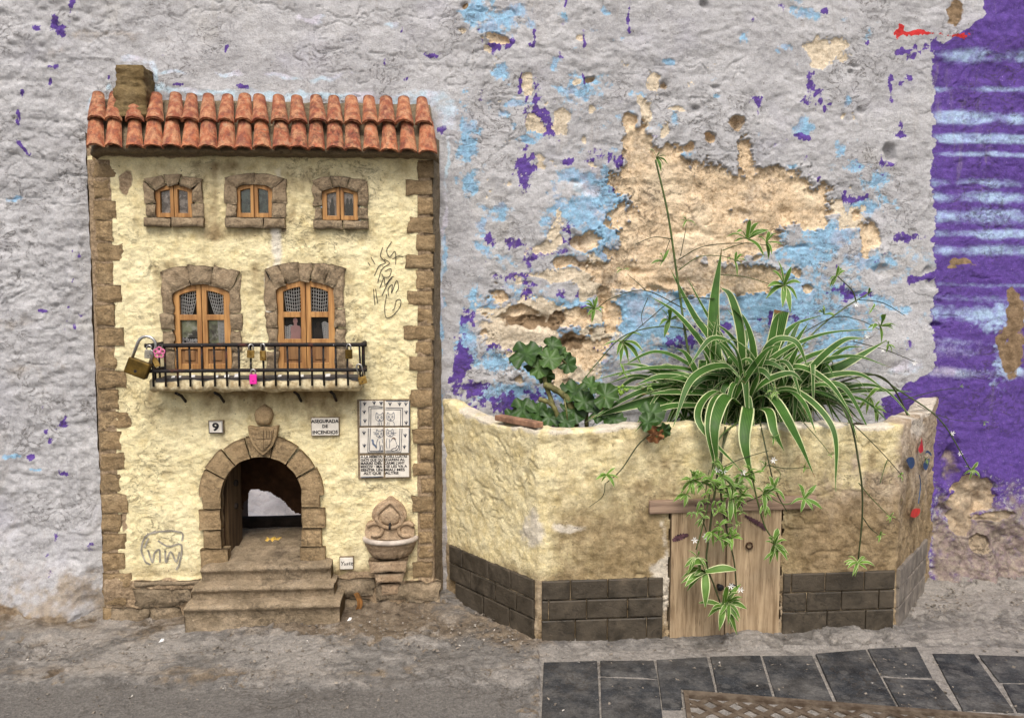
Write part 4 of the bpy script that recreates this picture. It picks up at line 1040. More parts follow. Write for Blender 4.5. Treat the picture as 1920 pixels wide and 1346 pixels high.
for side in (0, 1):
    for i in range(4):
        zt_, zb_ = W(490, jl[i]+1)[1], W(490, jl[i+1]-1)[1]
        out = (383, 376, 383, 377)[i] if side == 0 else (602, 611, 603, 610)[i]
        inn = (417, 416, 416, 428)[i] if side == 0 else (568, 568, 567, 563)[i]
        xa, xb = W(min(out, inn), 980)[0], W(max(out, inn), 980)[0]
        stone('jamb_stone', rect_fn(xa, xb, zb_, zt_), AF-.0015*((i+side) % 2), HY+.012, ARCHST, doorway, seed=620+i+side*7, rough=.0014, wob=.001, rad=.003)
# carved shield and finial on the crown
def outline(pts, n=6): return [tuple(p) for p in bez([(x, z) for x, z in pts], n)]
sh = [(465, 798), (480, 801), (494, 799), (508, 801), (522, 798), (519, 818), (513, 834), (503, 846), (494, 853), (485, 846), (475, 834), (468, 818)]
mb = MB(); L = [W(a, b, -.012) for a, b in sh]; mb.prism(L[::-1], AF-.006, HY); soften(mb.build('shield', ARCHST, doorway), .0015, 3)
c0 = np.mean(np.array(L), 0); L2 = [tuple(c0+(np.array(p)-c0)*.74) for p in L]; mb = MB(); mb.prism(L2[::-1], AF-.009, AF-.005); soften(mb.build('shield_field', ARCHST, doorway), .001, 2)
GROOVE_SHADE = simple('painted_groove_shade', (.13, .085, .045), .9, 0, .3, 60, .3)  # flat dark strokes, shade of carved grooves put into the colour
mb = MB()
for a, b in (((494, 806), (494, 842)), ((480, 823), (509, 823)), ((500, 807), (500, 821)), ((505, 807), (505, 821)), ((510, 807), (509, 821))):
    p, q = W(*a, -.02), W(*b, -.02); mb.stroke([(p[0], AF-.0093, p[1]), ((p[0]+q[0])/2, AF-.0093, (p[1]+q[1])/2), (q[0], AF-.0093, q[1])], .0013)
mb.build('shield_groove_shade', GROOVE_SHADE, doorway)
fi = [(481, 798), (477, 790), (475, 778), (478, 769), (486, 763), (493, 759), (500, 763), (508, 769), (511, 779), (508, 789), (504, 798)]
def lump(name, pts, yb, bulge, mat, parent, seed, rings=6, p=.5):
    """closed outline (pixels) swelling to a rounded boss"""
    L = [W(a, b, -.015) for a, b in pts]; c = np.mean(np.array(L), 0); n = len(L); V = []; F = []
    for r in range(rings+1):
        t = r/rings; s = math.cos(t*math.pi/2)**p if r < rings else .02
        for (x, z) in L:
            X_, Z_ = c[0]+(x-c[0])*s, c[1]+(z-c[1])*s
            V.append((X_, yb-bulge*math.sin(t*math.pi/2)-.0012*float(fbm(X_*90, Z_*90, 3, seed)), Z_))
    for r in range(rings):
        for i in range(n): F.append((r*n+i, r*n+(i+1) % n, (r+1)*n+(i+1) % n, (r+1)*n+i))
    F.append(tuple(rings*n+i for i in range(n)))
    V += [(x, HY+.003, z) for x, z in L]; o = (rings+1)*n
    F += [(i, o+i, o+(i+1) % n, (i+1) % n) for i in range(n)]
    return mesh_obj(name, V, F, mat, parent)
lump('finial', fi, HY-.006, .012, ARCHST, doorway, 641)
# passage: sides, vault, floor, far wall with a ragged gap, pale rubble in the yard beyond
ZF = W(490, 1040, .02)[1]
def passage():
    n, m = 26, 20; V = []; loop = []
    zfl = ZF-.01
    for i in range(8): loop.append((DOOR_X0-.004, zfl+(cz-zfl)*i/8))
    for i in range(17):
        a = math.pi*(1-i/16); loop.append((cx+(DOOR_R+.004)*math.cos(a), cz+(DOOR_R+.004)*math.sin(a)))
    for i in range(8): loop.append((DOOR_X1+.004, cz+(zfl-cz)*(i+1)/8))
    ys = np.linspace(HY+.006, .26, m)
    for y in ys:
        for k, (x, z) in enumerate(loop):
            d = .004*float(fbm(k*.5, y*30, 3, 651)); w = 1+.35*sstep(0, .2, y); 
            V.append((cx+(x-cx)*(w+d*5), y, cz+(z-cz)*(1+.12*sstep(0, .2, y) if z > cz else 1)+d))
    F = [tuple(int(q) for q in r)[::-1] for r in grid_faces(m, len(loop))]
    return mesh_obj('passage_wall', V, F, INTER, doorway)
passage()
n, m = 30, 30; V = []
for i in range(n):
    for j in range(m):
        x = DOOR_X0-.05+(DOOR_X1-DOOR_X0+.1)*i/(n-1); y = HY+.004+.27*j/(m-1); V.append((x, y, ZF+.012*sstep(0, .05, y)-.02*sstep(.1, .2, y)+.0028*float(fbm(x*50, y*50, 3, 653))))
mesh_obj('passage_floor', V, [tuple(int(q) for q in r)[::-1] for r in grid_faces(n, m)], STEPST, doorway)
# far wall with the gap cut out of a grid
gap = [(448, 968), (470, 917), (486, 915), (505, 924), (530, 940), (552, 962), (575, 970), (580, 1018), (448, 1018)]
GY = .16; gl = [XZ(a, b, GY) for a, b in gap]
def inside(x, z, poly):
    r = np.zeros_like(x, bool); n = len(poly)
    for i in range(n):
        (x1, z1), (x2, z2) = poly[i], poly[(i+1) % n]
        c = ((z1 > z) != (z2 > z)); r ^= c & (x < (x2-x1)*(z-z1)/((z2-z1) if abs(z2-z1) > 1e-9 else 1e-9)+x1)
    return r
X, Z = np.meshgrid(np.arange(DOOR_X0-.06, DOOR_X1+.06, .0018), np.arange(-.03, cz+DOOR_R+.05, .0018), indexing='ij')
Xw = X+.004*fbm(X*60, Z*60, 3, 661); Zw = Z+.004*fbm(X*60, Z*60, 3, 663)
hole = inside(Xw[:-1, :-1], Zw[:-1, :-1], gl)
F = grid_faces(*X.shape, keep=~hole); V = np.stack([X, GY-.004*fbm(X*40, Z*40, 3, 665), Z], -1).reshape(-1, 3); V, F = compress(V, F)
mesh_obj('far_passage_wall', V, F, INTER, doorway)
# yard beyond the wall: a bank of pale rubble plaster under open sky
X, Yg = np.meshgrid(np.linspace(-2.4, .8, 130), np.linspace(GY+.05, 3.2, 130), indexing='ij')
Zr = -.22+.16*np.clip(Yg-1.0, 0, 3)+.05*fbm(X*4, Yg*4, 4, 671)+.02*fbm(X*14, Yg*14, 4, 673)
o = mesh_obj('rubble_bank', np.stack([X, Yg, Zr], -1).reshape(-1, 3), grid_faces(*X.shape)[:, ::-1], PALEROCK, None, True, (-.35, .5, 0))
tag(o, 'pale rubble bank in the yard seen through the little doorway', 'rubble')
mb = MB(); pts = [(DOOR_X0-.05, GY+.035, XZ(450, 992, GY)[1]), (cx, GY+.03, XZ(490, 990, GY)[1]), (DOOR_X1+.06, GY+.035, XZ(566, 985, GY)[1])]
mb.tube(bez(pts, 10), .019, 12); lg = mb.build('charred_beam', CHAR, None, True, base=(cx, GY+.03, 0)); tag(lg, 'dark charred beam lying across the gap behind the doorway', 'beam')
# wooden door leaf standing open inside on the left
x0 = DOOR_X0+.001
mb = MB(); zt_ = cz+DOOR_R*.72
mb.add([(x0+.004, HY+.020, ZF), (x0+.012, HY+.085, ZF), (x0+.012, HY+.085, zt_+.012), (x0+.004, HY+.020, zt_-.02), (x0-.004, HY+.024, ZF), (x0+.004, HY+.089, ZF), (x0+.004, HY+.089, zt_+.012), (x0-.004, HY+.024, zt_-.02)],
       [(0, 1, 2, 3), (4, 7, 6, 5), (0, 4, 5, 1), (1, 5, 6, 2), (2, 6, 7, 3), (3, 7, 4, 0)])
mb.build('door_leaf', DOORWOOD, doorway)
for pz in (905, 948):
    p = P(441, pz, HY+.055); mb = MB(); mb.tube([(p[0]-.004, p[1], p[2]), (p[0]+.004, p[1]-.002, p[2])], .006, 10); mb.build('door_stud', CHAR, doorway, True)
# steps
STEPS = [(374, 620, 1064, 1100, -.034), (357, 625, 1101, 1137, -.058), (343, 636, 1137, 1172, -.083)]
for k, (a, b, yt, yb, dy) in enumerate(STEPS):
    yf = HY+dy; x0, zt_ = XZ(a, yt, yf); x1, _ = XZ(b, yt, yf); zb_ = XZ(490, yb, yf)[1]-(.015 if k == 2 else .004)
    n = 60; V = []
    prof = [(HY+(.05 if k == 0 else .0), zt_+(.012 if k == 0 else 0)), (HY-.006 if k == 0 else HY+dy+.020, zt_+.001), (yf+.010, zt_+.0005), (yf+.002, zt_-.0012), (yf-.0015, zt_-.0045), (yf-.001, zt_-.0085), (yf+.0035, zt_-.0115), (yf+.004, (zt_+zb_)/2), (yf+.003, zb_)]
    m = len(prof)
    for i in range(n):
        u = i/(n-1); x = x0+(x1-x0)*u; e = max(0, 1-min(u, 1-u)*n/2.5)
        for j, (y, z) in enumerate(prof):
            d = .0016*float(fbm(x*45, j*1.1+k*9, 3, 681))+.0012*float(vnoise(x*12, k*3.3, 683))
            V.append((x+.0012*float(vnoise(j*1.9, k*5+i*.1, 685)), y-d+.004*e*(j > 1), z+d*(j < 6)-.004*e*(j < 5)))
    F = [tuple(int(q) for q in r) for r in grid_faces(n, m)]
    bk = len(V); V += [(x0, HY+.01, zb_), (x1, HY+.01, zb_)]
    F += [tuple(range(m))+(bk,), tuple((n-1)*m+j for j in range(m-1, -1, -1))+(bk+1,)]
    F = [f[::-1] for f in F]
    mesh_obj('step', V, F, STEPST, house)
# crumpled wrapper on the threshold
p = P(513, 1017, HY-.004); V = []
rg = random.Random(3)
for i in range(7):
    for j in range(4): V.append((p[0]+(i-3)*.0045+rg.uniform(-.001, .001), p[1]+(j-1.5)*.006, p[2]+rg.uniform(0, .006)+.004))
o = mesh_obj('crumpled_wrapper', V, [tuple(int(q) for q in r)[::-1] for r in grid_faces(7, 4)], simple('yellow_wrapper', (.72, .47, .10), .4, 0, .4, 120, .4), None, False, tuple(p))
tag(o, 'small crumpled yellow wrapper lying on the doorway threshold', 'litter')

# ------------------------------------------------------------------ wall fountain
fp = W(731, 1040, -.01)
fount = thing('wall_fountain', (fp[0], HY, W(731, 1118, -.01)[1]), 'miniature carved stone wall fountain with fluted basin on stepped corbel', 'fountain')
def prof_block(name, pts, yf, yb, bev, seg=3):
    mb = MB(); mb.prism([W(a, b, -.012) for a, b in pts][::-1], yf, yb); return soften(mb.build(name, FOUNT, fount), bev, seg)
back = bez([(688, 1012), (684, 1000), (686, 985), (694, 978), (701, 980), (697, 968), (700, 955), (710, 945), (722, 938), (732, 931), (742, 938), (753, 946), (760, 957), (762, 968), (757, 980), (766, 978), (775, 984), (777, 998), (774, 1012)], 5)
prof_block('back_plate', [tuple(q) for q in back], HY-.012, HY+.002, .003)
inner = bez([(706, 975), (708, 962), (720, 950), (732, 942), (742, 951), (752, 962), (755, 975), (748, 985), (732, 990), (714, 985), (706, 975)], 5)
L = [W(a, b, -.015) for a, b in inner]; mb = MB(); mb.tube([(x, HY-.013, z) for x, z in L], .0042, 8, False); mb.build('ogee_moulding', FOUNT, fount, True)
for sgn, c_ in ((-1, 703), (1, 761)):
    sc = [(c_-16*sgn*-1*.0+14*math.cos(t)*(1-.08*t)*sgn*-1, 995+12*math.sin(t)*(1-.08*t)) for t in np.linspace(-2.6, 2.2, 18)]
    mb = MB(); mb.tube([(W(a, b, -.015)[0], HY-.012, W(a, b, -.015)[1]) for a, b in sc], .004, 8); mb.build('scroll', FOUNT, fount, True)
lump('boss', [(714, 978), (712, 965), (720, 957), (731, 951), (742, 957), (749, 965), (748, 978), (740, 985), (722, 985)], HY-.011, .006, FOUNT, fount, 705)
# basin: half bowl, hollow, with flutes below the rim
bc = W(731, 1022, -.02); bw = 49*1.49/FPX; n = 41
def basin():
    V = []; F = []
    zr = bc[1]+.004
    prof = [(.16, -.010, 0), (.45, -.014, 0), (.72, -.008, 0), (.86, .003, 0), (.93, .0075, 0), (1.0, .006, 0), (1.03, .0, 0), (1.0, -.007, 0), (.94, -.011, 1), (.90, -.018, 1), (.80, -.026, 1), (.66, -.031, .6), (.4, -.034, 0), (.0, -.035, 0)]
    m = len(prof)
    for i in range(n):
        a = math.pi*i/(n-1)
        for (r, z, fl) in prof:
            rr_ = bw*r*(1-.05*fl*(math.cos(a*22) > .1)); dep = .72
            V.append((bc[0]-math.cos(a)*rr_, HY+.001-math.sin(a)*rr_*dep, zr+z+.0008*float(vnoise(a*6, z*300, 711))))
    F = [tuple(int(q) for q in r)[::-1] for r in grid_faces(n, m)]
    mesh_obj('basin', V, F, FOUNT, fount)
basin()
MARB = simple('worn_white_rim', (.62, .54, .46), .5, 0, .3, 50, .4)
mb = MB(); mb.tube([(bc[0]-math.cos(a)*bw*.985, HY-.001-math.sin(a)*bw*.985*.72, bc[1]+.0085) for a in np.linspace(.02, math.pi-.02, 30)], [.0052]*30, 8); mb.build('rim', MARB, fount, True)
mb = MB(); q = W(731, 985, -.02); mb.tube([(q[0], HY-.010, q[1]+.003), (q[0], HY-.024, q[1]+.002), (q[0], HY-.027, q[1]-.006)], .0022, 8); mb.build('spout', BLK, fount, True)
q = W(733, 1016, -.02); mb = MB(); mb.tube([(q[0], HY-.020, bc[1]-.002), (q[0]+.0002, HY-.021, bc[1]-.0085)], .0044, 10); mb.build('drain_hole', INK, fount, True)
for k, (a, b, t_, b_, dy) in enumerate(((690, 764, 1052, 1074, -.030), (700, 758, 1075, 1094, -.023), (712, 750, 1095, 1118, -.016))):
    x0, z0 = W(a, b_, dy); x1, z1 = W(b, t_, dy); i = (x1-x0)*.07
    stone('corbel', quad_fn((x0+i, z0), (x1-i, z0), (x1, z1), (x0, z1)), HY+dy, HY+.002, FOUNT, fount, seed=720+k, rough=.0014, rad=.004)

# ------------------------------------------------------------------ signs
def plaque(name, a, b, t_, b_, label, mat=GLAZE, th=.005, edge=None):
    x0, z0 = W(a, b_, -.004); x1, z1 = W(b, t_, -.004); o = thing(name, ((x0+x1)/2, HY, z0), label, 'sign')
    if edge is not None:
        mb = MB(); mb.box(x0-.0012, x1+.0012, HY-.006, HY+.002, z0-.0012, z1+.0012); mb.build('backing', edge, o)
    mb = MB(); mb.box(x0, x1, HY-.0075, HY-.0005, z0, z1); soften(mb.build('tile', mat, o), .0008)
    return o, x0, x1, z0, z1
SY = HY-.0079
o, x0, x1, z0, z1 = plaque('house_number_sign', 393, 418, 789, 811, 'small square white tile with number 9 beside the doorway', edge=MORTAR)
text_mesh('9', .021, INK, 'lettering', o, (x0+x1)/2, z0+.0042, SY, .0009, 'CENTER', 1.15, .02)
mb = MB(); bw_ = .0007
for (a, b) in (((x0, z0), (x1, z0)), ((x1, z0), (x1, z1)), ((x1, z1), (x0, z1)), ((x0, z1), (x0, z0))):
    c = np.array([(x0+x1)/2, (z0+z1)/2]); a = c+(np.array(a)-c)*.94; b = c+(np.array(b)-c)*.94; mb.stroke([(a[0], SY, a[1]), (b[0], SY, b[1])], bw_)
mb.build('border', NAVY, o)
o, x0, x1, z0, z1 = plaque('insurance_sign', 585, 635, 783, 816, 'rectangular white tile reading ASEGURADA DE INCENDIOS right of the arch', edge=MORTAR)
for s, f_ in (('ASEGURADA', .735), ('DE', .44), ('INCENDIOS', .10)):
    text_mesh(s, .0088, INK, 'lettering', o, (x0+x1)/2, z0+(z1-z0)*f_, SY, .00033, 'CENTER', .98 if s != 'INCENDIOS' else 1.0, .05)
o, x0, x1, z0, z1 = plaque('signature_tile', 638, 662, 1044, 1066, 'tiny white tile signed Yuste low beside the steps', edge=MORTAR)
text_mesh('Yuste', .0118, INK, 'lettering', o, (x0+x1)/2, z0+.0075, SY, .0001, 'CENTER', .88, .07, .25)
cats = thing('cat_tile_panel', (W(721, 897)[0], HY, W(721, 897)[1]), 'blue and white tile panel of four cats above a black lettered dedication', 'sign')
rowpx = [(751, 798), (801, 849), (853, 894)]; colpx = [(675, 719), (722, 767)]
for r_, (t_, b_) in enumerate(rowpx):
    for c_, (a, b) in enumerate(colpx):
        x0, z0 = W(a+(1 if r_ == 2 else 0), b_, -.004); x1, z1 = W(b, t_, -.004)
        mb = MB(); mb.box(x0, x1, HY-.0075-.0004*c_, HY-.0005, z0, z1); soften(mb.build('tile', GLAZE, cats), .0008)
mb = MB(); x0, z0 = W(672, 897, -.003); x1, z1 = W(769, 748, -.003); mb.box(x0, x1, HY-.0058, HY+.002, z0, z1); mb.build('mortar_bed', MORTAR, cats)
CY = HY-.0084
def draw(parent, name, mat, lines, w, off=(670, 740), sc=110/925):
    """strokes given in the enlarged view of the panel"""
    mb = MB()
    for L in lines:
        pts = bez([W(off[0]+x*sc, off[1]+y*sc, -.008) for x, y in L], 5) if len(L) > 2 else [W(off[0]+x*sc, off[1]+y*sc, -.008) for x, y in L]
        mb.stroke([(p[0], CY, p[1]) for p in pts], w)
    return mb.build(name, mat, parent)
draw(cats, 'painted_border', NAVY, [[(180, 190), (185, 330), (180, 485)], [(215, 215), (212, 485)], [(180, 188), (300, 182), (400, 192)], [(215, 215), (400, 212)], [(445, 205), (600, 208), (718, 210)], [(440, 232), (688, 235)],
     [(715, 205), (712, 490)], [(685, 235), (682, 490)], [(175, 525), (165, 905)], [(208, 525), (190, 880)], [(190, 885), (410, 885)], [(165, 908), (410, 905)], [(440, 882), (665, 880)], [(440, 905), (690, 905)], [(705, 530), (688, 905)], [(672, 530), (664, 880)]], .0011)
draw(cats, 'painted_edge', simple('grey_blue_glaze', (.13, .16, .20), .4, 0, .3, 200, .1), [[(55, 85), (52, 490)], [(450, 98), (800, 98)], [(822, 110), (818, 490)], [(818, 525), (812, 905)], [(55, 1300), (400, 1288)]], .0016)
tulips = []
for (x, y) in ((115, 140), (265, 125), (375, 130), (515, 145), (665, 145), (765, 145), (108, 270), (120, 410), (770, 275), (770, 440), (105, 600), (110, 800), (755, 640), (742, 820)):
    tulips += [[(x-26, y-22), (x-8, y+8), (x, y+26)], [(x+26, y-22), (x+8, y+8), (x, y+26)], [(x, y-30), (x, y), (x, y+34)]]
draw(cats, 'painted_flowers', NAVY, tulips, .0012)
BLUEG = simple('cat_blue_glaze', (.06, .10, .18), .4, 0, .4, 250, .1)
def cat_head(x, y, s, half=0):
    return [[(x-60*s, y+40*s), (x-62*s, y-10*s), (x-50*s, y-70*s), (x-22*s, y-40*s), (x+22*s, y-40*s), (x+50*s, y-72*s), (x+62*s, y-10*s), (x+55*s, y+45*s), (x, y+72*s), (x-60*s, y+40*s)],
            [(x-30*s, y-18*s), (x-42*s, y+4*s), (x-30*s, y+22*s), (x-18*s, y+4*s), (x-30*s, y-18*s)], [(x+30*s, y-18*s), (x+18*s, y+4*s), (x+30*s, y+22*s), (x+42*s, y+4*s), (x+30*s, y-18*s)],
            [(x-10*s, y+32*s), (x, y+40*s), (x+10*s, y+32*s)], [(x, y+40*s), (x-4*s, y+52*s), (x-18*s, y+56*s)], [(x, y+40*s), (x+4*s, y+52*s), (x+18*s, y+56*s)]]
cl = cat_head(352, 350, .98)+cat_head(525, 345, .95)+cat_head(352, 610, .9)+cat_head(515, 600, .85)
cl = [[(min(p[0], 408), p[1]) if c_i < 6 or 12 <= c_i < 18 else (max(p[0], 446), p[1]) for p in L] for c_i, L in enumerate(cl)]
cl += [[(330, 430), (325, 480)], [(350, 435), (350, 482)], [(380, 430), (385, 482)], [(480, 430), (465, 485)], [(500, 435), (500, 485)], [(560, 420), (582, 450), (580, 490)],
       [(330, 690), (305, 750), (300, 850)], [(390, 690), (400, 760)], [(350, 730), (355, 850), (340, 880)], [(375, 790), (365, 860), (385, 880), (400, 860), (390, 790)], [(470, 680), (455, 770), (470, 850)], [(500, 690), (510, 780), (500, 850)],
       [(520, 740), (560, 690), (600, 720), (620, 780)], [(250, 590), (300, 600)], [(258, 625), (305, 620)], [(555, 600), (615, 600)], [(555, 620), (600, 630)]]
draw(cats, 'painted_cats', BLUEG, cl, .00085)
draw(cats, 'painted_tail', NAVY, [[(530, 870), (570, 845), (605, 840), (625, 800), (650, 805), (640, 850), (590, 880), (540, 885)]], .0012)
draw(cats, 'painted_tail', simple('slate_blue_glaze', (.16, .21, .30), .4, 0, .3, 250, .1), [[(222, 715), (245, 720), (250, 770), (280, 800), (300, 830)]], .0034)
draw(cats, 'painted_back', simple('brown_glaze', (.28, .18, .11), .4, 0, .3, 250, .1), [[(545, 690), (575, 680), (605, 705)]], .0024)
TXT = [('A LA MEMORI', 'A DELS CUATRE'), ('GATS QUE QU', 'EDAREN AL'), ('BARRI DEL', "CARME L'ANY"), ('MXCIV · MA', 'I SE LES VA A'), ('SENTIR UN', 'MIAU MES'), ('ALT QUE', 'ALTRE')]
sc_ = 110/925
for i, (l_, r_) in enumerate(TXT):
    zz = W(720, 740+(990+i*52.5)*sc_, -.008)[1]
    for s, xa, xb in ((l_, 55, 408), (r_, 424, 800)):
        if i == 5: xa, xb = (95, 385) if s == l_ else (435, 655)
        elif i in (1, 2, 4) and s == r_: xb = 760
        X0, X1 = W(670+xa*sc_, 880, -.008)[0], W(670+xb*sc_, 880, -.008)[0]
        ob = text_mesh(s, .0068, INK, 'lettering', cats, 0, zz, CY, .00022, 'LEFT', 1.0, .05)
        co = np.array([v.co for v in ob.data.vertices]); L0 = WLOC[cats.name]
        a0, a1 = co[:, 0].min(), co[:, 0].max(); co[:, 0] = X0-L0[0]+(co[:, 0]-a0)*(X1-X0)/(a1-a0)*.97
        ob.data.vertices.foreach_set('co', co.astype(np.float32).ravel()); ob.data.update()

# ------------------------------------------------------------------ scrawls on the render (they follow its relief)
def scrawl(name, lines, w, mat, n=6, lift=.0012):
    mb = MB()
    for L in lines:
        pts = bez([W(a, b) for a, b in L], n) if len(L) > 2 else [np.array(W(*L[0]))*(1-t)+np.array(W(*L[1]))*t for t in np.linspace(0, 1, 8)]
        q = [(p[0], HY-float(facade_h(np.array(p[0]), np.array(p[1])))-lift, p[1]) for p in pts]
        mb.stroke(q, w)
    return mb.build(name, mat, house)
z_ = lambda L: [(460+x*.26, 430+y*.26) for x, y in L]
scrawl('black_scrawl', [z_(q) for q in ([(885, 240), (900, 262)], [(905, 200), (935, 252)], [(990, 130), (975, 195), (1010, 240), (965, 265), (930, 335)], [(1055, 90), (1020, 150), (1040, 200), (1080, 160), (1085, 255)], [(1060, 215), (1100, 195), (1140, 198)],
    [(1000, 215), (1040, 245), (985, 290), (955, 385)], [(1005, 305), (1050, 285), (1040, 340), (1000, 345), (985, 320)], [(970, 425), (1000, 350), (1010, 400), (1050, 350), (1070, 340)], [(985, 480), (1030, 385), (1060, 350)], [(1035, 480), (1030, 430), (1060, 400), (1055, 460), (1090, 370), (1105, 420), (1085, 460)],
    [(925, 430), (935, 545)], [(940, 430), (955, 535)], [(1020, 470), (1005, 560), (1015, 635), (1060, 625), (1115, 560), (1120, 510), (1090, 515), (1075, 570), (1060, 585)])], .0013, INK)
z5 = lambda L: [(180+x*.3416, 740+y*.3416) for x, y in L]
scrawl('grey_scrawl', [z5(q) for q in ([(330, 745), (270, 780), (250, 850), (270, 910), (300, 930)], [(280, 765), (380, 745), (470, 755), (475, 800)], [(285, 850), (310, 920), (320, 870), (350, 850), (350, 920)], [(380, 850), (385, 920), (410, 860), (440, 915), (460, 860)], [(340, 800), (400, 830), (470, 820), (460, 920), (440, 960)], [(290, 785), (265, 840)])],
       .0034, simple('faded_grey_marker', (.40, .37, .30), .9, 0, .35, 90, .3))

# ------------------------------------------------------------------ padlocks hanging on the railing
BRASS = NT('brass', .38, .5); _n = BRASS.noise(90, 4, .6); BRASS = BRASS.done(BRASS.mix(BRASS.rng(_n, .35, .65), (.22, .125, .025), (.50, .33, .10)), .40, BRASS.bump(_n, .1, .0005), .75)
DBRASS = simple('tarnished_brass', (.17, .105, .022), .42, .6, .35, 60, .15)
STEEL = simple('steel_shackle', (.55, .54, .52), .28, .9, .2, 120, .1)
SILV = simple('dull_silver', (.45, .42, .36), .4, .7, .2, 80, .1)
MAGENTA = simple('magenta_enamel', (.80, .03, .36), .35, 0, .1, 60, .05, .5)
PINKP = simple('pink_plastic', (.66, .16, .32), .4, 0, .2, 60, .05, .5)
def padlock(px, py, w, h, tilt, mat, sh_h, label, y=BY-.004, sh_r=.0014, yaw=0.0, th=None, sh_w=.62):
    x, z = XZ(px, py, y); s = 1.44/FPX; w *= s; h *= s; sh_h *= s; th = th or w*.42
    o = thing('padlock', (x, y, z), label, 'padlock', 'padlocks on the balcony railing')
    R = Matrix.Translation((x, y, z)) @ Matrix.Rotation(math.radians(tilt), 4, 'Y') @ Matrix.Rotation(math.radians(yaw), 4, 'Z')
    mb = MB(); mb.box(-w/2, w/2, -th/2, th/2, -h/2, h/2); mb.v = [tuple(R @ Vector(p)) for p in mb.v]; soften(mb.build('body', mat, o), min(w, h)*.08, 3)
    mb = MB(); hw = w*sh_w/2; pts = [(-hw, 0, h*.4), (-hw, 0, h/2+sh_h-hw)]+[(-hw*math.cos(a), 0, h/2+sh_h-hw+hw*math.sin(a)) for a in np.linspace(.3, math.pi-.3, 7)]+[(hw, 0, h/2+sh_h-hw), (hw, 0, h*.4)]
    mb.tube([tuple(R @ Vector(p)) for p in pts], sh_r, 8); mb.build('shackle', STEEL, o, True)
    mb = MB(); mb.tube([tuple(R @ Vector((0, -th/2-.0003, -h*.18))), tuple(R @ Vector((0, -th/2+.001, -h*.18)))], w*.07, 8); mb.build('keyhole', INK, o)
    return o
padlock(259, 690, 40, 30, 22, DBRASS, 46, 'large tarnished brass padlock swung out left from the railing corner', y=BY-.008, sh_r=.0026, sh_w=.8)
padlock(279, 664, 14, 16, 5, SILV, 8, 'small dull silver padlock beside the large brass one', y=BY-.004)
padlock(291, 676, 9, 24, -22, BRASS, 8, 'slim tilted brass padlock hanging under the pink flower lock', y=BY-.006, sh_r=.0012)
padlock(470, 664, 13, 14, 4, BRASS, 11, 'small square brass padlock on the top rail left of the slim one', yaw=25)
padlock(493, 667, 11, 18, 0, BRASS, 13, 'narrow upright brass padlock on the top rail between the windows', yaw=-15)
padlock(475, 711, 13, 18, 0, MAGENTA, 9, 'bright magenta padlock on the lower rail', y=BY-.0075)
padlock(654, 664, 13, 17, 0, DBRASS, 10, 'dark brass padlock on the top rail near its right end', yaw=-20)
padlock(680, 713, 15, 14, -14, BRASS, 24, 'brass padlock with long steel shackle on the lower rail right end', y=BY-.006)
x, z = XZ(299, 661, BY-.010); o = thing('padlock', (x, BY-.010, z), 'pink flower shaped padlock at the left end of the railing', 'padlock', 'padlocks on the balcony railing')
for k in range(5):
    a = k*2*math.pi/5+.3; mb = MB(); c_ = (x+.0058*math.cos(a), BY-.010, z+.0058*math.sin(a))
    mb.tube([(c_[0]+.0038*math.cos(t), c_[1]-.001, c_[2]+.0038*math.sin(t)) for t in np.linspace(0, 2*math.pi, 12)], .0014, 6, False); mb.build('petal', PINKP, o, True)
mb = MB(); mb.tube([(x, BY-.007, z), (x, BY-.0125, z)], .004, 12); mb.build('body', PINKP, o, True)
mb = MB(); mb.tube([(x-.003, BY-.009, z+.004), (x-.003, BY-.004, z+.012), (x+.003, BY-.004, z+.012), (x+.003, BY-.009, z+.004)], .0011, 6); mb.build('shackle', STEEL, o, True)

# ------------------------------------------------------------------ planter
PA, PB, PC, PD = np.array([-.030, .012]), np.array([.137, -.222]), np.array([.779, -.213]), np.array([.984, .012])
def make_planter_mat():
    t = NT('stained_yellow_render', .88, .25)
    dirt, white, tan = t.attr('coat')
    n1 = t.noise(42, 6, .66); n2 = t.noise(190, 5, .7, off=3); n3 = t.noise(9, 5, .6, off=7); nv = t.noise(30, 6, .68, (1, 1, .3), off=1)
    c = t.mix(t.rng(n1, .3, .68), (.66, .545, .28), (.83, .735, .455))
    c = t.mix(t.rng(n3, .45, .72, 0, .5), c, (.80, .70, .42))
    g = t.mix(t.rng(n1, .3, .7), (.36, .275, .185), (.60, .50, .375))
    c = t.mix(edge_mask(t, tan, n1, .9, .3), c, g)
    d = t.mix(t.rng(n1, .3, .7), (.15, .10, .045), (.36, .265, .14))
    c = t.mix(t.math('MULTIPLY', t.rng(t.math('ADD', dirt, t.math('MULTIPLY', t.math('SUBTRACT', nv, .5), 1.1)), .1, .95), .9), c, d)
    c = t.mix(t.rng(n2, .28, .42, .5, 0), c, (.2, .14, .07))
    c = t.mix(t.math('MULTIPLY', edge_mask(t, white, n1, 1.0, .2), .85), c, (.66, .60, .50))
    nh = t.noise(80, 8, .74, None, .8, off=6)
    c = t.mix(t.rng(nh, .26, .40, .8, 0), c, (.20, .14, .06))
    b = t.bump(n1, .5, .004); b = t.bump(n2, .9, .0016, b); b = t.bump(nh, .9, .0035, b)
    c, b = weather(t, c, .24, .7, b)
    return t.done(c, None, b)
PLANTM = make_planter_mat()
RIM_Z = .371
planter = thing('planter', (.46, -.1, 0), 'raised yellow rendered planter with dark tile skirting and small wooden door', 'planter')
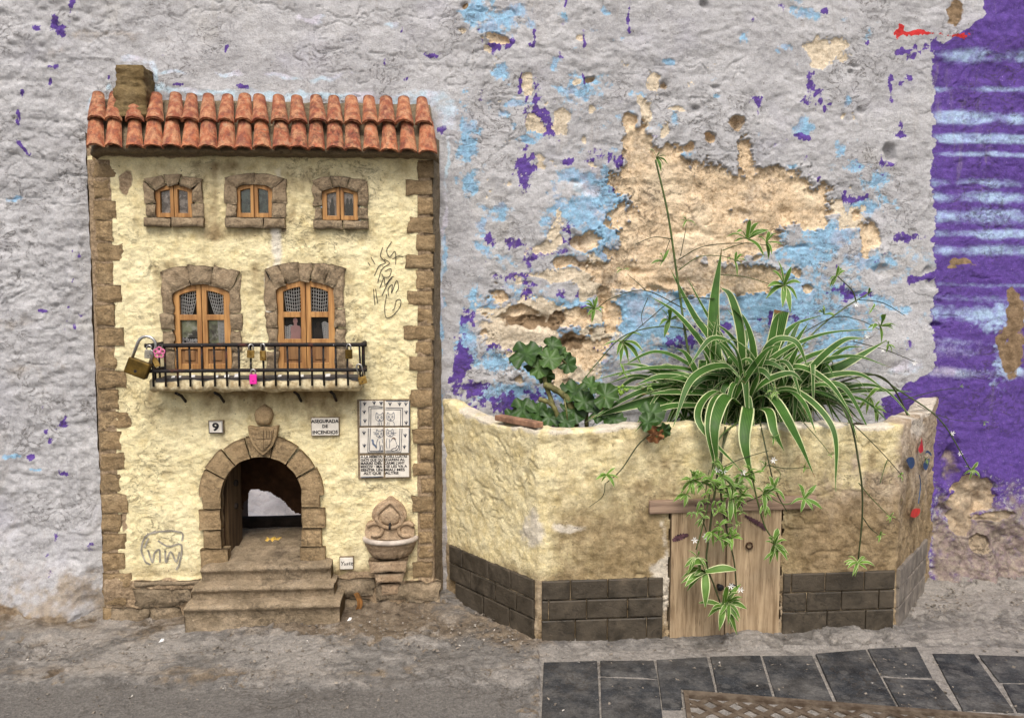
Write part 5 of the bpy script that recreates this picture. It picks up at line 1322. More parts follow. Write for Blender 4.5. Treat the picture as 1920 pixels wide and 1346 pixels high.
def path_pts(step=.0026):
    seg = [PA, PB, PC, PD]; pts = []
    for a, b in zip(seg[:-1], seg[1:]):
        n = max(2, int(np.linalg.norm(b-a)/step)); pts += [a+(b-a)*i/n for i in range(n)]
    pts.append(PD); pts = np.array(pts)
    for _ in range(4):                                    # ease the corners a little
        q = pts.copy(); q[1:-1] = (pts[:-2]+pts[1:-1]*2+pts[2:])/4; pts = q
    return pts
PP = path_pts(); PT = np.gradient(PP, axis=0); PT /= np.linalg.norm(PT, axis=1)[:, None]; PN = np.stack([PT[:, 1], -PT[:, 0]], -1)   # outward
PS = np.concatenate([[0], np.cumsum(np.linalg.norm(np.diff(PP, axis=0), axis=1))]); PLEN = PS[-1]
def rim_top(s):
    return RIM_Z+.022*sstep(.10, .01, s)+.004*sstep(.16, .1, s)+.016*sstep(.12, .02, PLEN-s)+.006*fbm(s*9, s*0+2, 3, 801)
S_B = float(np.linalg.norm(PB-PA)); S_C = S_B+float(np.linalg.norm(PC-PB))
def planter_h(s, z):
    gs = s
    h = .0026*fbm(s*9, z*11, 3, 811)+.0022*fbm(s*38, z*42, 5, 813, .6)+.0009*fbm(s*120, z*120, 2, 815)
    h = h-.0032*sstep(.045, 0, np.abs(fbm(s*7, z*10, 4, 817)))*sstep(-.1, .35, fbm(s*4, z*4, 2, 819))
    h = h-.0026*sstep(.05, 0, np.abs(fbm(s*16, z*30, 3, 823)))*sstep(.0, .4, fbm(s*6+4, z*6, 2, 825))
    # drawn arcs scratched in the wet render of the left face
    d = np.hypot((s-.150)/.85, z-.262); h = h-.0022*np.exp(-((d-.082)/.0022)**2)*(z > .19)
    for k in range(4): h = h-.0020*np.exp(-((s-(S_B+.035+k*.017)-.004*np.sin(z*40))/.0022)**2)*sstep(.22, .25, z)*sstep(.34, .31, z)
    return h
DOORP = [(1254, 958), (1463, 950), (1463, 1197), (1256, 1207)]
dx0, dx1 = XZ(1255, 1080, -.222)[0], XZ(1463, 1080, -.216)[0]
def on_front(px, py):
    """point of the front face under a photo pixel: x along, z up"""
    for _ in range(3):
        pass
    n = np.array([PN[len(PN)//2][0], PN[len(PN)//2][1], 0]); d = ray(px, py); p0 = np.array([PB[0], PB[1], 0])
    return CAM+d*np.dot(p0-CAM, n)/np.dot(d, n)
def on_face(px, py, a, b, lift=0.0):
    t = (b-a)/np.linalg.norm(b-a); n = np.array([t[1], -t[0], 0]); d = ray(px, py); p0 = np.array([a[0], a[1], 0])+n*lift
    return CAM+d*np.dot(p0-CAM, n)/np.dot(d, n)
dzt = on_front(1360, 956)[2]; dzb = on_front(1360, 1203)[2]
dxa, dxb = on_front(1256, 1080)[0], on_front(1463, 1080)[0]
BAND_Z = on_front(1130, 1083)[2]
def build_planter():
    zs = np.arange(-.03, RIM_Z-.012, .0026)/(RIM_Z); nz_ = len(zs)
    rim = [(-.0002, .988), (.0015, .996), (.006, 1.0), (.018, 1.001), (.030, 1.0), (.036, .99), (.039, .97), (.040, .93), (.040, .85), (.040, .70)]
    n = len(PP); m = nz_+len(rim)
    off = np.concatenate([np.zeros(nz_), [r[0] for r in rim]]); zr = np.concatenate([zs, [r[1] for r in rim]])
    S = np.repeat(PS[:, None], m, 1); top = rim_top(PS)[:, None]
    Zb = zr[None, :]*top
    H = planter_h(S, Zb)
    H = np.where(np.arange(m)[None, :] >= nz_, H*.7+.002*fbm(S*30, off[None, :]*60, 3, 831), H)
    bulge = .0022*sstep(.93, .99, Zb/top)*(off[None, :] < .004)*(1+fbm(S*20, S*0, 3, 833))
    D = off[None, :]-H-bulge
    X = PP[:, 0][:, None]-PN[:, 0][:, None]*D; Y = PP[:, 1][:, None]-PN[:, 1][:, None]*D
    Z = Zb+np.where(np.arange(m)[None, :] >= nz_, .003*fbm(S*40, off[None, :]*90, 3, 835), 0)
    U, V = to_px(X, Y, Z); nz2 = fbm(S*26, Z*26, 4, 841)
    f = sstep(S_B-.03, S_B+.08, S)                         # cleaner on the left face
    dirt = .02+.28*nz2+.16*fbm(S*8, Z*9, 4, 845)+f*(.24+.62*sstep(.30, .14, Z+.08*nz2))+.16*np.clip(fbm(S*60, Z*5, 4, 847), 0, 1)*f+(1-f)*.18*sstep(.2, .1, Z)
    dirt += .35*np.exp(-((Z-.110)/.012)**2)
    dirt += .16*sstep(1050, 1300, U)*sstep(.34, .16, Z+.07*nz2)*sstep(S_C+.02, S_C-.02, S)
    dirt += .22*np.exp(-((Z-.30)/.03)**2)*sstep(1300, 1500, U)*sstep(S_C, S_C-.04, S)
    tan = np.clip(sstep(1420, 1560, U+40*nz2)*sstep(.34, .22, Z+.06*nz2)*.85+.85*sstep(S_C-.03, S_C+.02, S), 0, 1)
    white = np.clip(.5+1.4*(sstep(.95, .99, Z/top)*.8-.78+.55*nz2), 0, 1)
    white = np.maximum(white, np.clip(.5+1.3*(blobs(U+8*nz2, V+8*nz2, [(1245,1080,14,110,.8),(1005,1000,40,50,.5),(1060,990,60,16,.6),(1720,800,26,40,.6),(1240,1060,22,40,.7)])+.3*nz2), 0, 1)*.8)
    grout = (Z < BAND_Z-.002) & (off[None, :] < .001)
    dirt = np.where(grout, .72+.2*nz2, dirt); tan = np.where(grout, 1.0, tan)
    xm = (X[:-1, :-1]+X[1:, 1:])*.5; zm = (Z[:-1, :-1]+Z[1:, 1:])*.5; ym = (Y[:-1, :-1]+Y[1:, 1:])*.5
    nn = .004*fbm(xm*60, zm*60, 3, 843)
    keep = ~((xm > dxa-.002+nn) & (xm < dxb+.001+nn) & (zm < dzt+.002) & (ym < -.19))
    F = grid_faces(*X.shape, keep=keep)[:, ::-1]
    Vt, F, *A = compress(np.stack([X, Y, Z], -1).reshape(-1, 3), F, *[np.clip(a, 0, 1).ravel() for a in (dirt+0*X, white+0*X, tan+0*X)])
    o = mesh_obj('planter_wall', Vt, F, PLANTM, planter); attr3(o, 'coat', *A)
build_planter()
# soil
SOIL = simple('dark_potting_soil', (.06, .042, .028), .95, 0, .5, 60, .8, bdist=.004)
X, Y = np.meshgrid(np.linspace(-.02, .95, 110), np.linspace(-.215, .01, 40), indexing='ij')
Z = .335+.008*fbm(X*30, Y*30, 4, 851)
def in_planter(x, y, inset=.02):
    return inside(x, y, [(PA[0]+inset, .02), (PB[0]+inset*.6, PB[1]+inset), (PC[0]-inset*.6, PC[1]+inset), (PD[0]-inset, .02)])
kp = in_planter(X[:-1, :-1], Y[:-1, :-1]); F = grid_faces(*X.shape, keep=kp); V, F = compress(np.stack([X, Y, Z], -1).reshape(-1, 3), F); mesh_obj('soil', V, F, SOIL, planter)
# skirting tiles
def make_skirt_mat():
    t = NT('dark_slate_tile', .6, .4); n1 = t.noise(34, 6, .66); n2 = t.noise(210, 5, .7, off=3)
    c = t.mix(t.rng(n1, .3, .7), (.026, .021, .014), (.078, .062, .042)); c = t.mix(t.math('MULTIPLY', t.rand(), .5), c, (.06, .047, .031))
    c = t.mix(t.rng(n2, .62, .74, 0, .5), c, (.24, .2, .15)); c = t.mix(t.rng(n1, .6, .8, 0, .5), c, (.16, .125, .085))
    return t.done(c, t.rng(n1, .3, .7, .45, .8), weather(t, c, .35, .5, t.bump(n1, .5, .003), 16)[1])
SKIRT = make_skirt_mat()
GREYSK = simple('grey_slate_tile', (.23, .20, .165), .75, 0, .35, 40, .5)
def skirt_tile(a, b, s0, s1, z0, z1, mat, seed, lift=.0045):
    t = (b-a)/np.linalg.norm(b-a); nrm = np.array([t[1], -t[0]]); rg = random.Random(seed); L = lift+rg.uniform(0, .0014); i = .0018
    def pt(s, z, d): p = a+t*s+nrm*d; return (p[0], p[1], z)
    mb = MB(); mb.add([pt(s0, z0, -.004), pt(s1, z0, -.004), pt(s1, z1, -.004), pt(s0, z1, -.004), pt(s0, z0, L-.0012), pt(s1, z0, L-.0012), pt(s1, z1, L-.0012), pt(s0, z1, L-.0012),
                       pt(s0+i, z0+i, L), pt(s1-i, z0+i, L+rg.uniform(-.0006, .0006)), pt(s1-i, z1-i, L+rg.uniform(-.0006, .0006)), pt(s0+i, z1-i, L)],
                      [(8, 9, 10, 11), (4, 5, 9, 8), (5, 6, 10, 9), (6, 7, 11, 10), (7, 4, 8, 11), (0, 1, 5, 4), (1, 2, 6, 5), (2, 3, 7, 6), (3, 0, 4, 7)])
    mb.build('skirting_tile', mat, planter)
zc = [-.028, BAND_Z-.070, BAND_Z-.035, BAND_Z]
joint = .0016
def course(a, b, cuts_rows, mat, seed):
    for r_, cuts in enumerate(cuts_rows):
        z1 = zc[3-r_]-joint; z0 = zc[2-r_]+joint*.4
        for k in range(len(cuts)-1): skirt_tile(a, b, cuts[k]+joint*.6, cuts[k+1]-joint*.6, z0, z1, mat, seed+r_*20+k)
LF = float(np.linalg.norm(PB-PA)); sd0 = dxa-PB[0]-.012; sd1 = dxb-PB[0]+.004; sdE = float(np.linalg.norm(PC-PB))-.004
fx = lambda px, row: float(on_front(px, row)[0]-PB[0])
course(PB, PC, [[.006, fx(1069, 1100), fx(1139, 1100), fx(1214, 1100), sd0], [.006, fx(1028, 1150), fx(1099, 1150), fx(1176, 1150), sd0], [.006, fx(1078, 1195), fx(1138, 1195), fx(1211, 1195), sd0]], SKIRT, 900)
course(PB, PC, [[sd1, fx(1482, 1090), fx(1545, 1090), fx(1618, 1090), sdE], [sd1, fx(1510, 1140), fx(1575, 1140), fx(1645, 1140), sdE], [sd1, fx(1548, 1180), fx(1620, 1180), sdE]], SKIRT, 1000)
course(PA, PB, [[.03, .075, .155, .22, LF-.006], [.03, .10, .175, .235, LF-.006], [.05, .14, .215, LF-.006]], SKIRT, 1100)
course(PC, PD, [[.004, .065, .125, .185, .235], [.004, .04, .095, .155, .225], [.004, .06, .12, .18, .22]], GREYSK, 1200)
# wooden door
PWOOD = NT('weathered_grey_door_wood', .85, .25)
_g = PWOOD.noise(150, 5, .65, (1, 1, .06)); _n = PWOOD.noise(16, 5, .6); _d = PWOOD.noise(500, 3, .6, (1, 1, .05), off=3)
_c = PWOOD.mix(PWOOD.rng(_g, .3, .7), (.20, .135, .075), (.46, .345, .215)); _c = PWOOD.mix(PWOOD.rng(_n, .45, .75, 0, .6), _c, (.37, .285, .185)); _c = PWOOD.mix(PWOOD.rng(_d, .3, .42, .7, 0), _c, (.11, .075, .042))
_c = PWOOD.mix(PWOOD.rng(PWOOD.noise(7, 4, .65, off=4), .5, .66, 0, .55), _c, (.17, .115, .062)); PWOOD = PWOOD.done(_c, None, PWOOD.bump(_g, .8, .002))
tF = (PC-PB)/np.linalg.norm(PC-PB); nF = np.array([tF[1], -tF[0]])
def fpt(x, z, d):
    s = (x-PB[0])/tF[0]; p = PB+tF*s+nF*d; return (p[0], p[1], z)
def fbox(name, x0, x1, z0, z1, d0, d1, mat, parent, bev=.001, skew=0):
    mb = MB(); mb.add([fpt(x, z, d) for x in (x0, x1) for d in (d1, d0) for z in (z0+(skew if x == x1 else 0), z1+(skew if x == x1 else 0))], [(0, 1, 3, 2), (4, 6, 7, 5), (0, 4, 5, 1), (2, 3, 7, 6), (0, 2, 6, 4), (1, 5, 7, 3)])
    o = mb.build(name, mat, parent); soften(o, bev); return o
pdoor = bpy.data.objects.new('cupboard_door', None); COL.objects.link(pdoor); pdoor.parent = planter; WLOC[pdoor.name] = WLOC[planter.name]
xm_ = on_front(1360, 1080)[0]
fbox('door_leaf', dxa+.001, xm_-.0012, dzb, dzt-.001, -.012, .003, PWOOD, pdoor)
fbox('door_leaf', xm_+.0012, dxb-.001, dzb+.001, dzt+.001, -.012, .0018, PWOOD, pdoor)
fbox('door_back', dxa-.012, dxb+.012, -.01, dzt+.012, -.03, -.0135, DOORWOOD, pdoor)
p0, p1 = on_front(1216, 962), on_front(1528, 928); LINT = wood('purple_stained_lintel', (.16, .105, .075), (.33, .235, .165), (.07, 1, 1), 150, .85)
fbox('lintel', p0[0], p1[0], p0[2], on_front(1300, 936)[2], -.01, .007, LINT, planter, .0015, .003)
PURST = simple('purple_paint_smear', (.15, .07, .085), .8, 0, .5, 120, .3)
for pts, w_ in (([(1260, 1012), (1272, 1006), (1290, 1001)], .011), ([(1395, 965), (1412, 975), (1428, 985), (1434, 993)], .008), ([(1300, 945), (1330, 940)], .004), ([(1375, 945), (1388, 942)], .012)):
    L = bez([on_front(a, b) for a, b in pts], 8) if len(pts) > 2 else [on_front(*pts[0]), on_front(*pts[1])]
    ly = .0037 if pts[0][1] > 960 else .0093
    mb = MB(); k_ = len(L); mb.stroke([fpt(p[0], p[2], ly) for p in L], [w_*(.35+.65*math.sin(math.pi*(i+.5)/k_))*(1+.3*math.sin(i*2.7)) for i in range(k_)]); mb.build('paint_smear', PURST, pdoor)
for px, py in ((1346, 1096), (1371, 1096)):
    p = on_front(px, py); mb = MB(); mb.tube([fpt(p[0], p[2], .002), fpt(p[0], p[2], .010), fpt(p[0], p[2], .014), fpt(p[0], p[2], .016)], [.0035, .0035, .0062, .004], 12); mb.build('knob', INK, pdoor, True)
p = on_front(1403, 1021); mb = MB(); mb.tube([fpt(p[0]+.0055*math.cos(t), p[2]+.0055*math.sin(t), .0055) for t in np.linspace(.5, 2*math.pi+.2, 14)], .0016, 7); mb.build('ring_hook', simple('rusty_hook', (.10, .055, .03), .7, .4, .4, 90, .3), pdoor, True)
# terracotta strip on the left rim
a, b = PA+(PB-PA)*.60, PA+(PB-PA)*.985
t_ = (PB-PA)/LF; nl = np.array([t_[1], -t_[0]])
mb = MB(); zr_ = RIM_Z+.003
vs = [(p[0]+nl[0]*d, p[1]+nl[1]*d, z) for p in (a, b) for d in (.003, -.016) for z in (zr_-.004, zr_+.006)]
mb.add(vs, [(0, 1, 3, 2), (4, 6, 7, 5), (0, 4, 5, 1), (2, 3, 7, 6), (0, 2, 6, 4), (1, 5, 7, 3)]); soften(mb.build('terracotta_strip', simple('dusty_terracotta', (.36, .20, .125), .9, 0, .35, 60, .5), planter), .0015)
# painted clown-like marks on the right face
REDP = simple('red_paint', (.60, .025, .02), .5, 0, .2, 60, .1); BLUEP = simple('dark_blue_paint', (.03, .075, .17), .6, 0, .3, 60, .1)
def face_blob(name, pts, mat):
    L = bez([on_face(a, b, PC, PD, .0075) for a, b in pts]+[on_face(*pts[0], PC, PD, .0075)], 5)[:-1]
    mesh_obj(name, [tuple(q) for q in L], [tuple(range(len(L)))], mat, planter, False)
face_blob('painted_mark', [(1725, 850), (1722, 842), (1726, 832), (1728, 820), (1730, 833), (1731, 845)], REDP)
face_blob('painted_mark', [(1707, 968), (1710, 957), (1716, 953), (1725, 954), (1724, 963), (1716, 970)], REDP)
face_blob('painted_mark', [(1699, 862), (1705, 857), (1713, 858), (1715, 870), (1709, 879), (1703, 872)], BLUEP)
face_blob('painted_mark', [(1731, 870), (1736, 862), (1743, 860), (1741, 872), (1737, 881), (1732, 878)], BLUEP)
face_blob('painted_mark', [(1733, 850), (1739, 844), (1746, 850), (1746, 855), (1740, 849)], BLUEP)
mb = MB(); L = bez([on_face(a, b, PC, PD, .008) for a, b in ((1724, 890), (1726, 910), (1722, 944))], 6)
mb.stroke([tuple(q) for q in L], .002); mb.build('painted_mark', BLUEP, planter)

# ------------------------------------------------------------------ plants
def leaf_mat():
    t = NT('variegated_leaf', .5, .3)
    ac, ln, sh = t.attr('leaf')
    n = t.noise(60, 3, .5)
    v = t.math('ABSOLUTE', t.math('SUBTRACT', ac, .5))
    st = t.math('SINE', t.math('MULTIPLY', ac, 55.0))
    g = t.mix(t.rng(st, -.6, .9), (.034, .100, .014), (.082, .19, .032))
    g = t.mix(sh, g, (.17, .32, .05))
    g = t.mix(t.rng(n, .45, .8, 0, .4), g, (.024, .07, .012))
    c = t.mix(t.rng(v, t.math('ADD', .375, t.math('MULTIPLY', t.rand(), .06)), t.math('ADD', .40, t.math('MULTIPLY', t.rand(), .06))), g, (.68, .72, .40))
    c = t.mix(t.math('MULTIPLY', t.rng(ln, .94, .985), t.rng(t.noise(9, 2, .5, off=5), .45, .55)), c, (.20, .10, .04))
    c = t.mix(1.0, c, t.rng(t.noise(30, 4, .6, off=8), .3, .7, .72, 1.2, False), 'MULTIPLY')
    m = t.done(c)
    tr = t.t.nodes.new('ShaderNodeBsdfTranslucent'); t.set(tr.inputs[0], c); mx = t.t.nodes.new('ShaderNodeMixShader'); mx.inputs[0].default_value = .32
    t.t.links.new(t.b.outputs[0], mx.inputs[1]); t.t.links.new(tr.outputs[0], mx.inputs[2]); t.t.links.new(mx.outputs[0], t.t.nodes['Material Output'].inputs[0]); return m
LEAF = leaf_mat()
STEMG = simple('green_runner_stem', (.085, .13, .035), .5, 0, .3, 60, .1)
STEMD = simple('dark_runner_stem', (.05, .062, .022), .5, 0, .3, 60, .1)
BLADE_V = []
def blade(ctrl, w, seed, n=12, fold=.28, tipw=.06, cut=False, shade=0.0):
    """strap leaf along a curve: returns verts, faces, leaf attribute"""
    C = bez(ctrl, n); C = [np.array(p) for p in C]; k = len(C); rg = random.Random(seed)
    roll = rg.uniform(-.5, .5); V = []; A = []
    for i in range(k):
        t = C[min(i+1, k-1)]-C[max(i-1, 0)]; t = t/np.linalg.norm(t); u = i/(k-1)
        up = np.array([0, -.55, .83]); sd_ = np.cross(t, up); ll = np.linalg.norm(sd_); sd_ = sd_/ll if ll > 1e-6 else np.array([1, 0, 0]); nm = np.cross(sd_, t)
        r_ = roll*(.4+u); sd2 = sd_*math.cos(r_)+nm*math.sin(r_); nm2 = -sd_*math.sin(r_)+nm*math.cos(r_)
        prof = (.55+.45*math.sin(min(1, u*2.2)*math.pi/2))*(1-max(0, (u-.45)/.55)**1.7 if not cut else 1)
        ww = w*.5*max(tipw, prof)
        for j, q in enumerate((-1, -.72, 0, .72, 1)):
            V.append(C[i]+sd2*q*ww+nm2*abs(q)*ww*fold*(1-.4*u)); A.append(((q+1)/2, u, shade))
    F = [(i*5+j, i*5+j+1, (i+1)*5+j+1, (i+1)*5+j) for i in range(k-1) for j in range(4)]
    return V, F, A
def put_leaf(name, parts, parent, mat=LEAF):
    V = []; F = []; A = []
    for (v, f, a) in parts:
        o = len(V); V += v; F += [tuple(i+o for i in q) for q in f]; A += a
    o = mesh_obj(name, V, F, mat, parent); A = np.array(A); attr3(o, 'leaf', A[:, 0], A[:, 1], A[:, 2]); return o
def PY(px, py, Y): return P(px, py, Y)
crown = P(1400, 772, -.125)
spider = thing('spider_plant', (crown[0], crown[1], .335), 'large spider plant with cream edged arching leaves spilling over the planter', 'plant')
S3 = 1.42/FPX
# measured leaves: control pixels with depth, width in pixels
LEAVES = [
 ([(1385,770,-.12),(1345,690,-.10),(1338,580,-.07),(1353,467,-.055)],26,0),
 ([(1405,770,-.12),(1430,700,-.11),(1452,640,-.10),(1466,583,-.10)],27,1),
 ([(1400,765,-.12),(1440,680,-.12),(1540,628,-.12),(1660,617,-.11)],14,0),
 ([(1405,770,-.12),(1480,725,-.13),(1570,690,-.13),(1663,638,-.12)],24,0),
 ([(1405,768,-.12),(1480,700,-.14),(1590,668,-.15),(1672,689,-.15)],13,0),
 ([(1390,768,-.12),(1330,665,-.10),(1270,590,-.08),(1214,553,-.07)],16,0),
 ([(1388,768,-.12),(1340,650,-.09),(1300,590,-.07),(1256,502,-.05)],18,0),
 ([(1392,768,-.12),(1360,650,-.09),(1325,590,-.07),(1284,512,-.05)],15,0),
 ([(1390,768,-.12),(1390,640,-.13),(1372,560,-.12),(1350,538,-.11)],17,0),
 ([(1398,768,-.12),(1412,670,-.13),(1395,600,-.13),(1362,570,-.12)],18,0),
 ([(1390,768,-.12),(1340,690,-.12),(1338,640,-.12),(1346,590,-.11)],13,0),
 ([(1400,760,-.13),(1370,690,-.16),(1300,708,-.20),(1262,800,-.25)],17,0),
 ([(1395,765,-.13),(1340,735,-.18),(1310,790,-.24),(1392,885,-.26)],15,0),
 ([(1392,765,-.13),(1362,745,-.20),(1340,800,-.255),(1346,885,-.26)],22,0),
 ([(1400,768,-.13),(1402,770,-.21),(1396,830,-.255),(1412,905,-.26)],23,0),
 ([(1405,760,-.13),(1445,745,-.19),(1490,815,-.25),(1528,895,-.27)],25,0),
 ([(1405,765,-.13),(1470,735,-.17),(1505,755,-.22),(1530,812,-.26)],17,0),
 ([(1405,765,-.13),(1480,730,-.16),(1560,800,-.24),(1567,922,-.26)],13,0),
 ([(1405,760,-.13),(1480,690,-.15),(1550,715,-.19),(1600,783,-.23)],18,0),
 ([(1405,765,-.13),(1490,730,-.15),(1570,750,-.17),(1636,783,-.18)],22,0),
 ([(1395,765,-.13),(1300,720,-.14),(1200,735,-.16),(1097,792,-.19)],15,0),
 ([(1390,770,-.12),(1300,750,-.14),(1210,755,-.15),(1108,782,-.17)],26,0),
 ([(1390,765,-.12),(1310,700,-.12),(1220,690,-.13),(1112,712,-.13)],12,0),
 ([(1390,765,-.12),(1300,690,-.11),(1230,660,-.10),(1160,690,-.12)],14,0),
 ([(1390,768,-.12),(1290,735,-.13),(1200,705,-.12),(1135,720,-.12)],13,0),
 ([(1395,760,-.14),(1380,660,-.17),(1335,635,-.19),(1290,690,-.21)],14,0),
 ([(1400,760,-.14),(1440,650,-.17),(1490,640,-.19),(1515,690,-.20)],13,0),
 ([(1400,760,-.14),(1420,690,-.18),(1380,640,-.19),(1330,650,-.21)],13,0),
 ([(1400,765,-.14),(1430,720,-.18),(1480,700,-.20),(1506,716,-.21)],15,0),
 ([(1405,768,-.13),(1480,690,-.13),(1560,655,-.12),(1610,660,-.10)],14,0),
 ([(1405,768,-.13),(1500,720,-.14),(1600,700,-.15),(1660,730,-.16)],14,0),
 ([(1405,768,-.12),(1460,650,-.08),(1490,610,-.06),(1545,590,-.04)],13,0),
 ([(1395,768,-.12),(1440,660,-.12),(1455,600,-.12),(1470,580,-.13)],14,0),
 ([(1395,770,-.13),(1350,745,-.19),(1330,800,-.25),(1340,880,-.26)],20,0),
 ([(1405,770,-.13),(1440,770,-.21),(1452,810,-.25),(1470,845,-.255)],16,0),
 ([(1405,765,-.13),(1520,735,-.17),(1580,760,-.21),(1610,830,-.25)],13,0),
 ([(1390,770,-.13),(1290,760,-.17),(1230,770,-.20),(1190,810,-.235)],12,0)]
for k, (c, w_, cut) in enumerate(LEAVES):
    put_leaf('leaf', [blade([P(*q) for q in c], w_*S3*1.06, 2000+k, 9, cut=bool(cut))], spider)
rg = random.Random(77)
for k in range(130):
    an = rg.uniform(-.15, math.pi+.15); an = an if k % 5 else rg.uniform(1.1, 2.0)
    ln = rg.uniform(.11, .25); rise = rg.uniform(.015, .11)*(.6+.9*max(0, math.sin(an)*.4))
    dx = math.cos(an)*ln*1.05; dy = -math.sin(an)*ln*.36+rg.uniform(-.01, .06)
    b = crown+np.array([rg.choice([-.10, -.06, -.03, 0, 0, .03, .06, .10])+rg.uniform(-.02, .02), rg.uniform(-.012, .012), -.02]); y_end = max(-.30, min(-.025, b[1]+dy))
    zt_ = crown[2]+rise
    drop = rg.uniform(-.02, .07) if y_end > -.2 else rg.uniform(.03, .12)
    p1 = b+np.array([dx*.25, (y_end-b[1])*.2, rise*.75+.02]); p2 = b+np.array([dx*.65, (y_end-b[1])*.6, rise+.02]); p3 = np.array([b[0]+dx, y_end, max(b[2]+rise-drop, .345 if y_end > -.2 else .2)])
    put_leaf('leaf', [blade([b, p1, p2, p3], rg.uniform(9, 18)*S3, 3000+k, 8)], spider)
for k in range(58):                                    # stiffer, fanned upper leaves
    an = rg.uniform(.10, math.pi-.10); el = rg.uniform(.12, 1.0)
    ln = rg.uniform(.12, .235); b = crown+np.array([rg.uniform(-.07, .07), rg.uniform(-.01, .02), -.02])
    d = np.array([math.cos(an)*(1.15-.35*el), rg.uniform(-.25, .30), .25+.8*el*math.sin(an)]); d /= np.linalg.norm(d)
    e = b+d*ln; e[1] = min(e[1], -.02); sag = ln*rg.uniform(.04, .20)
    put_leaf('leaf', [blade([b, b+d*ln*.4+np.array([0, 0, sag*.7]), b+(e-b)*.75+np.array([0, 0, sag*.75]), e], rg.uniform(9, 17)*S3, 3500+k, 7)], spider)
# runners, plantlets and flowers
def runner(pts, w=3.0, mat=STEMD, n=8):
    C = bez([P(*q) for q in pts], n); k = len(C); r = w*S3*.5
    mb = MB(); mb.tube([tuple(p) for p in C], [r*(1-.35*i/(k-1)) for i in range(k)], 6); return mb.build('runner', mat, spider, True)
def plantlet(px, py, Y, size, n, seed, bright=.35, dirn=None, spread=1.0):
    c = P(px, py, Y); rg = random.Random(seed); parts = []
    for i in range(n):
        a = rg.uniform(0, 2*math.pi) if dirn is None else dirn+rg.uniform(-1, 1)*spread
        L = size*S3*rg.uniform(.45, .88); d = np.array([math.cos(a), rg.uniform(-.8, .25), math.sin(a)]); d /= np.linalg.norm(d)
        g = np.array([0, 0, -1])*L*rg.uniform(-.05, .22)
        e = c+d*L+g; e[1] = min(e[1], -.006)
        m_ = c+d*L*.55+np.array([0, -.002, L*.10]); m_[1] = min(m_[1], -.006)
        parts.append(blade([c, m_, e], L*rg.uniform(.2, .3), seed*31+i, 4, .3, shade=bright))
    return put_leaf('plantlet', parts, spider)
PETAL = simple('white_petal', (.80, .80, .76), .6, 0, .08, 60, .05)
def flower(px, py, Y, seed, s=7):
    c = P(px, py, Y); rg = random.Random(seed); mb = MB()
    for i in range(6):
        a = i*math.pi/3+rg.uniform(-.2, .2); u = np.array([math.cos(a), -.3, math.sin(a)]); v = np.array([-math.sin(a), 0, math.cos(a)]); L = s*S3
        mb.add([c, c+u*L*.5+v*L*.16, c+u*L, c+u*L*.5-v*L*.16], [(0, 1, 2, 3)])
    mb.build('flower', PETAL, spider)
yb_ = -.06; yf_ = -.25
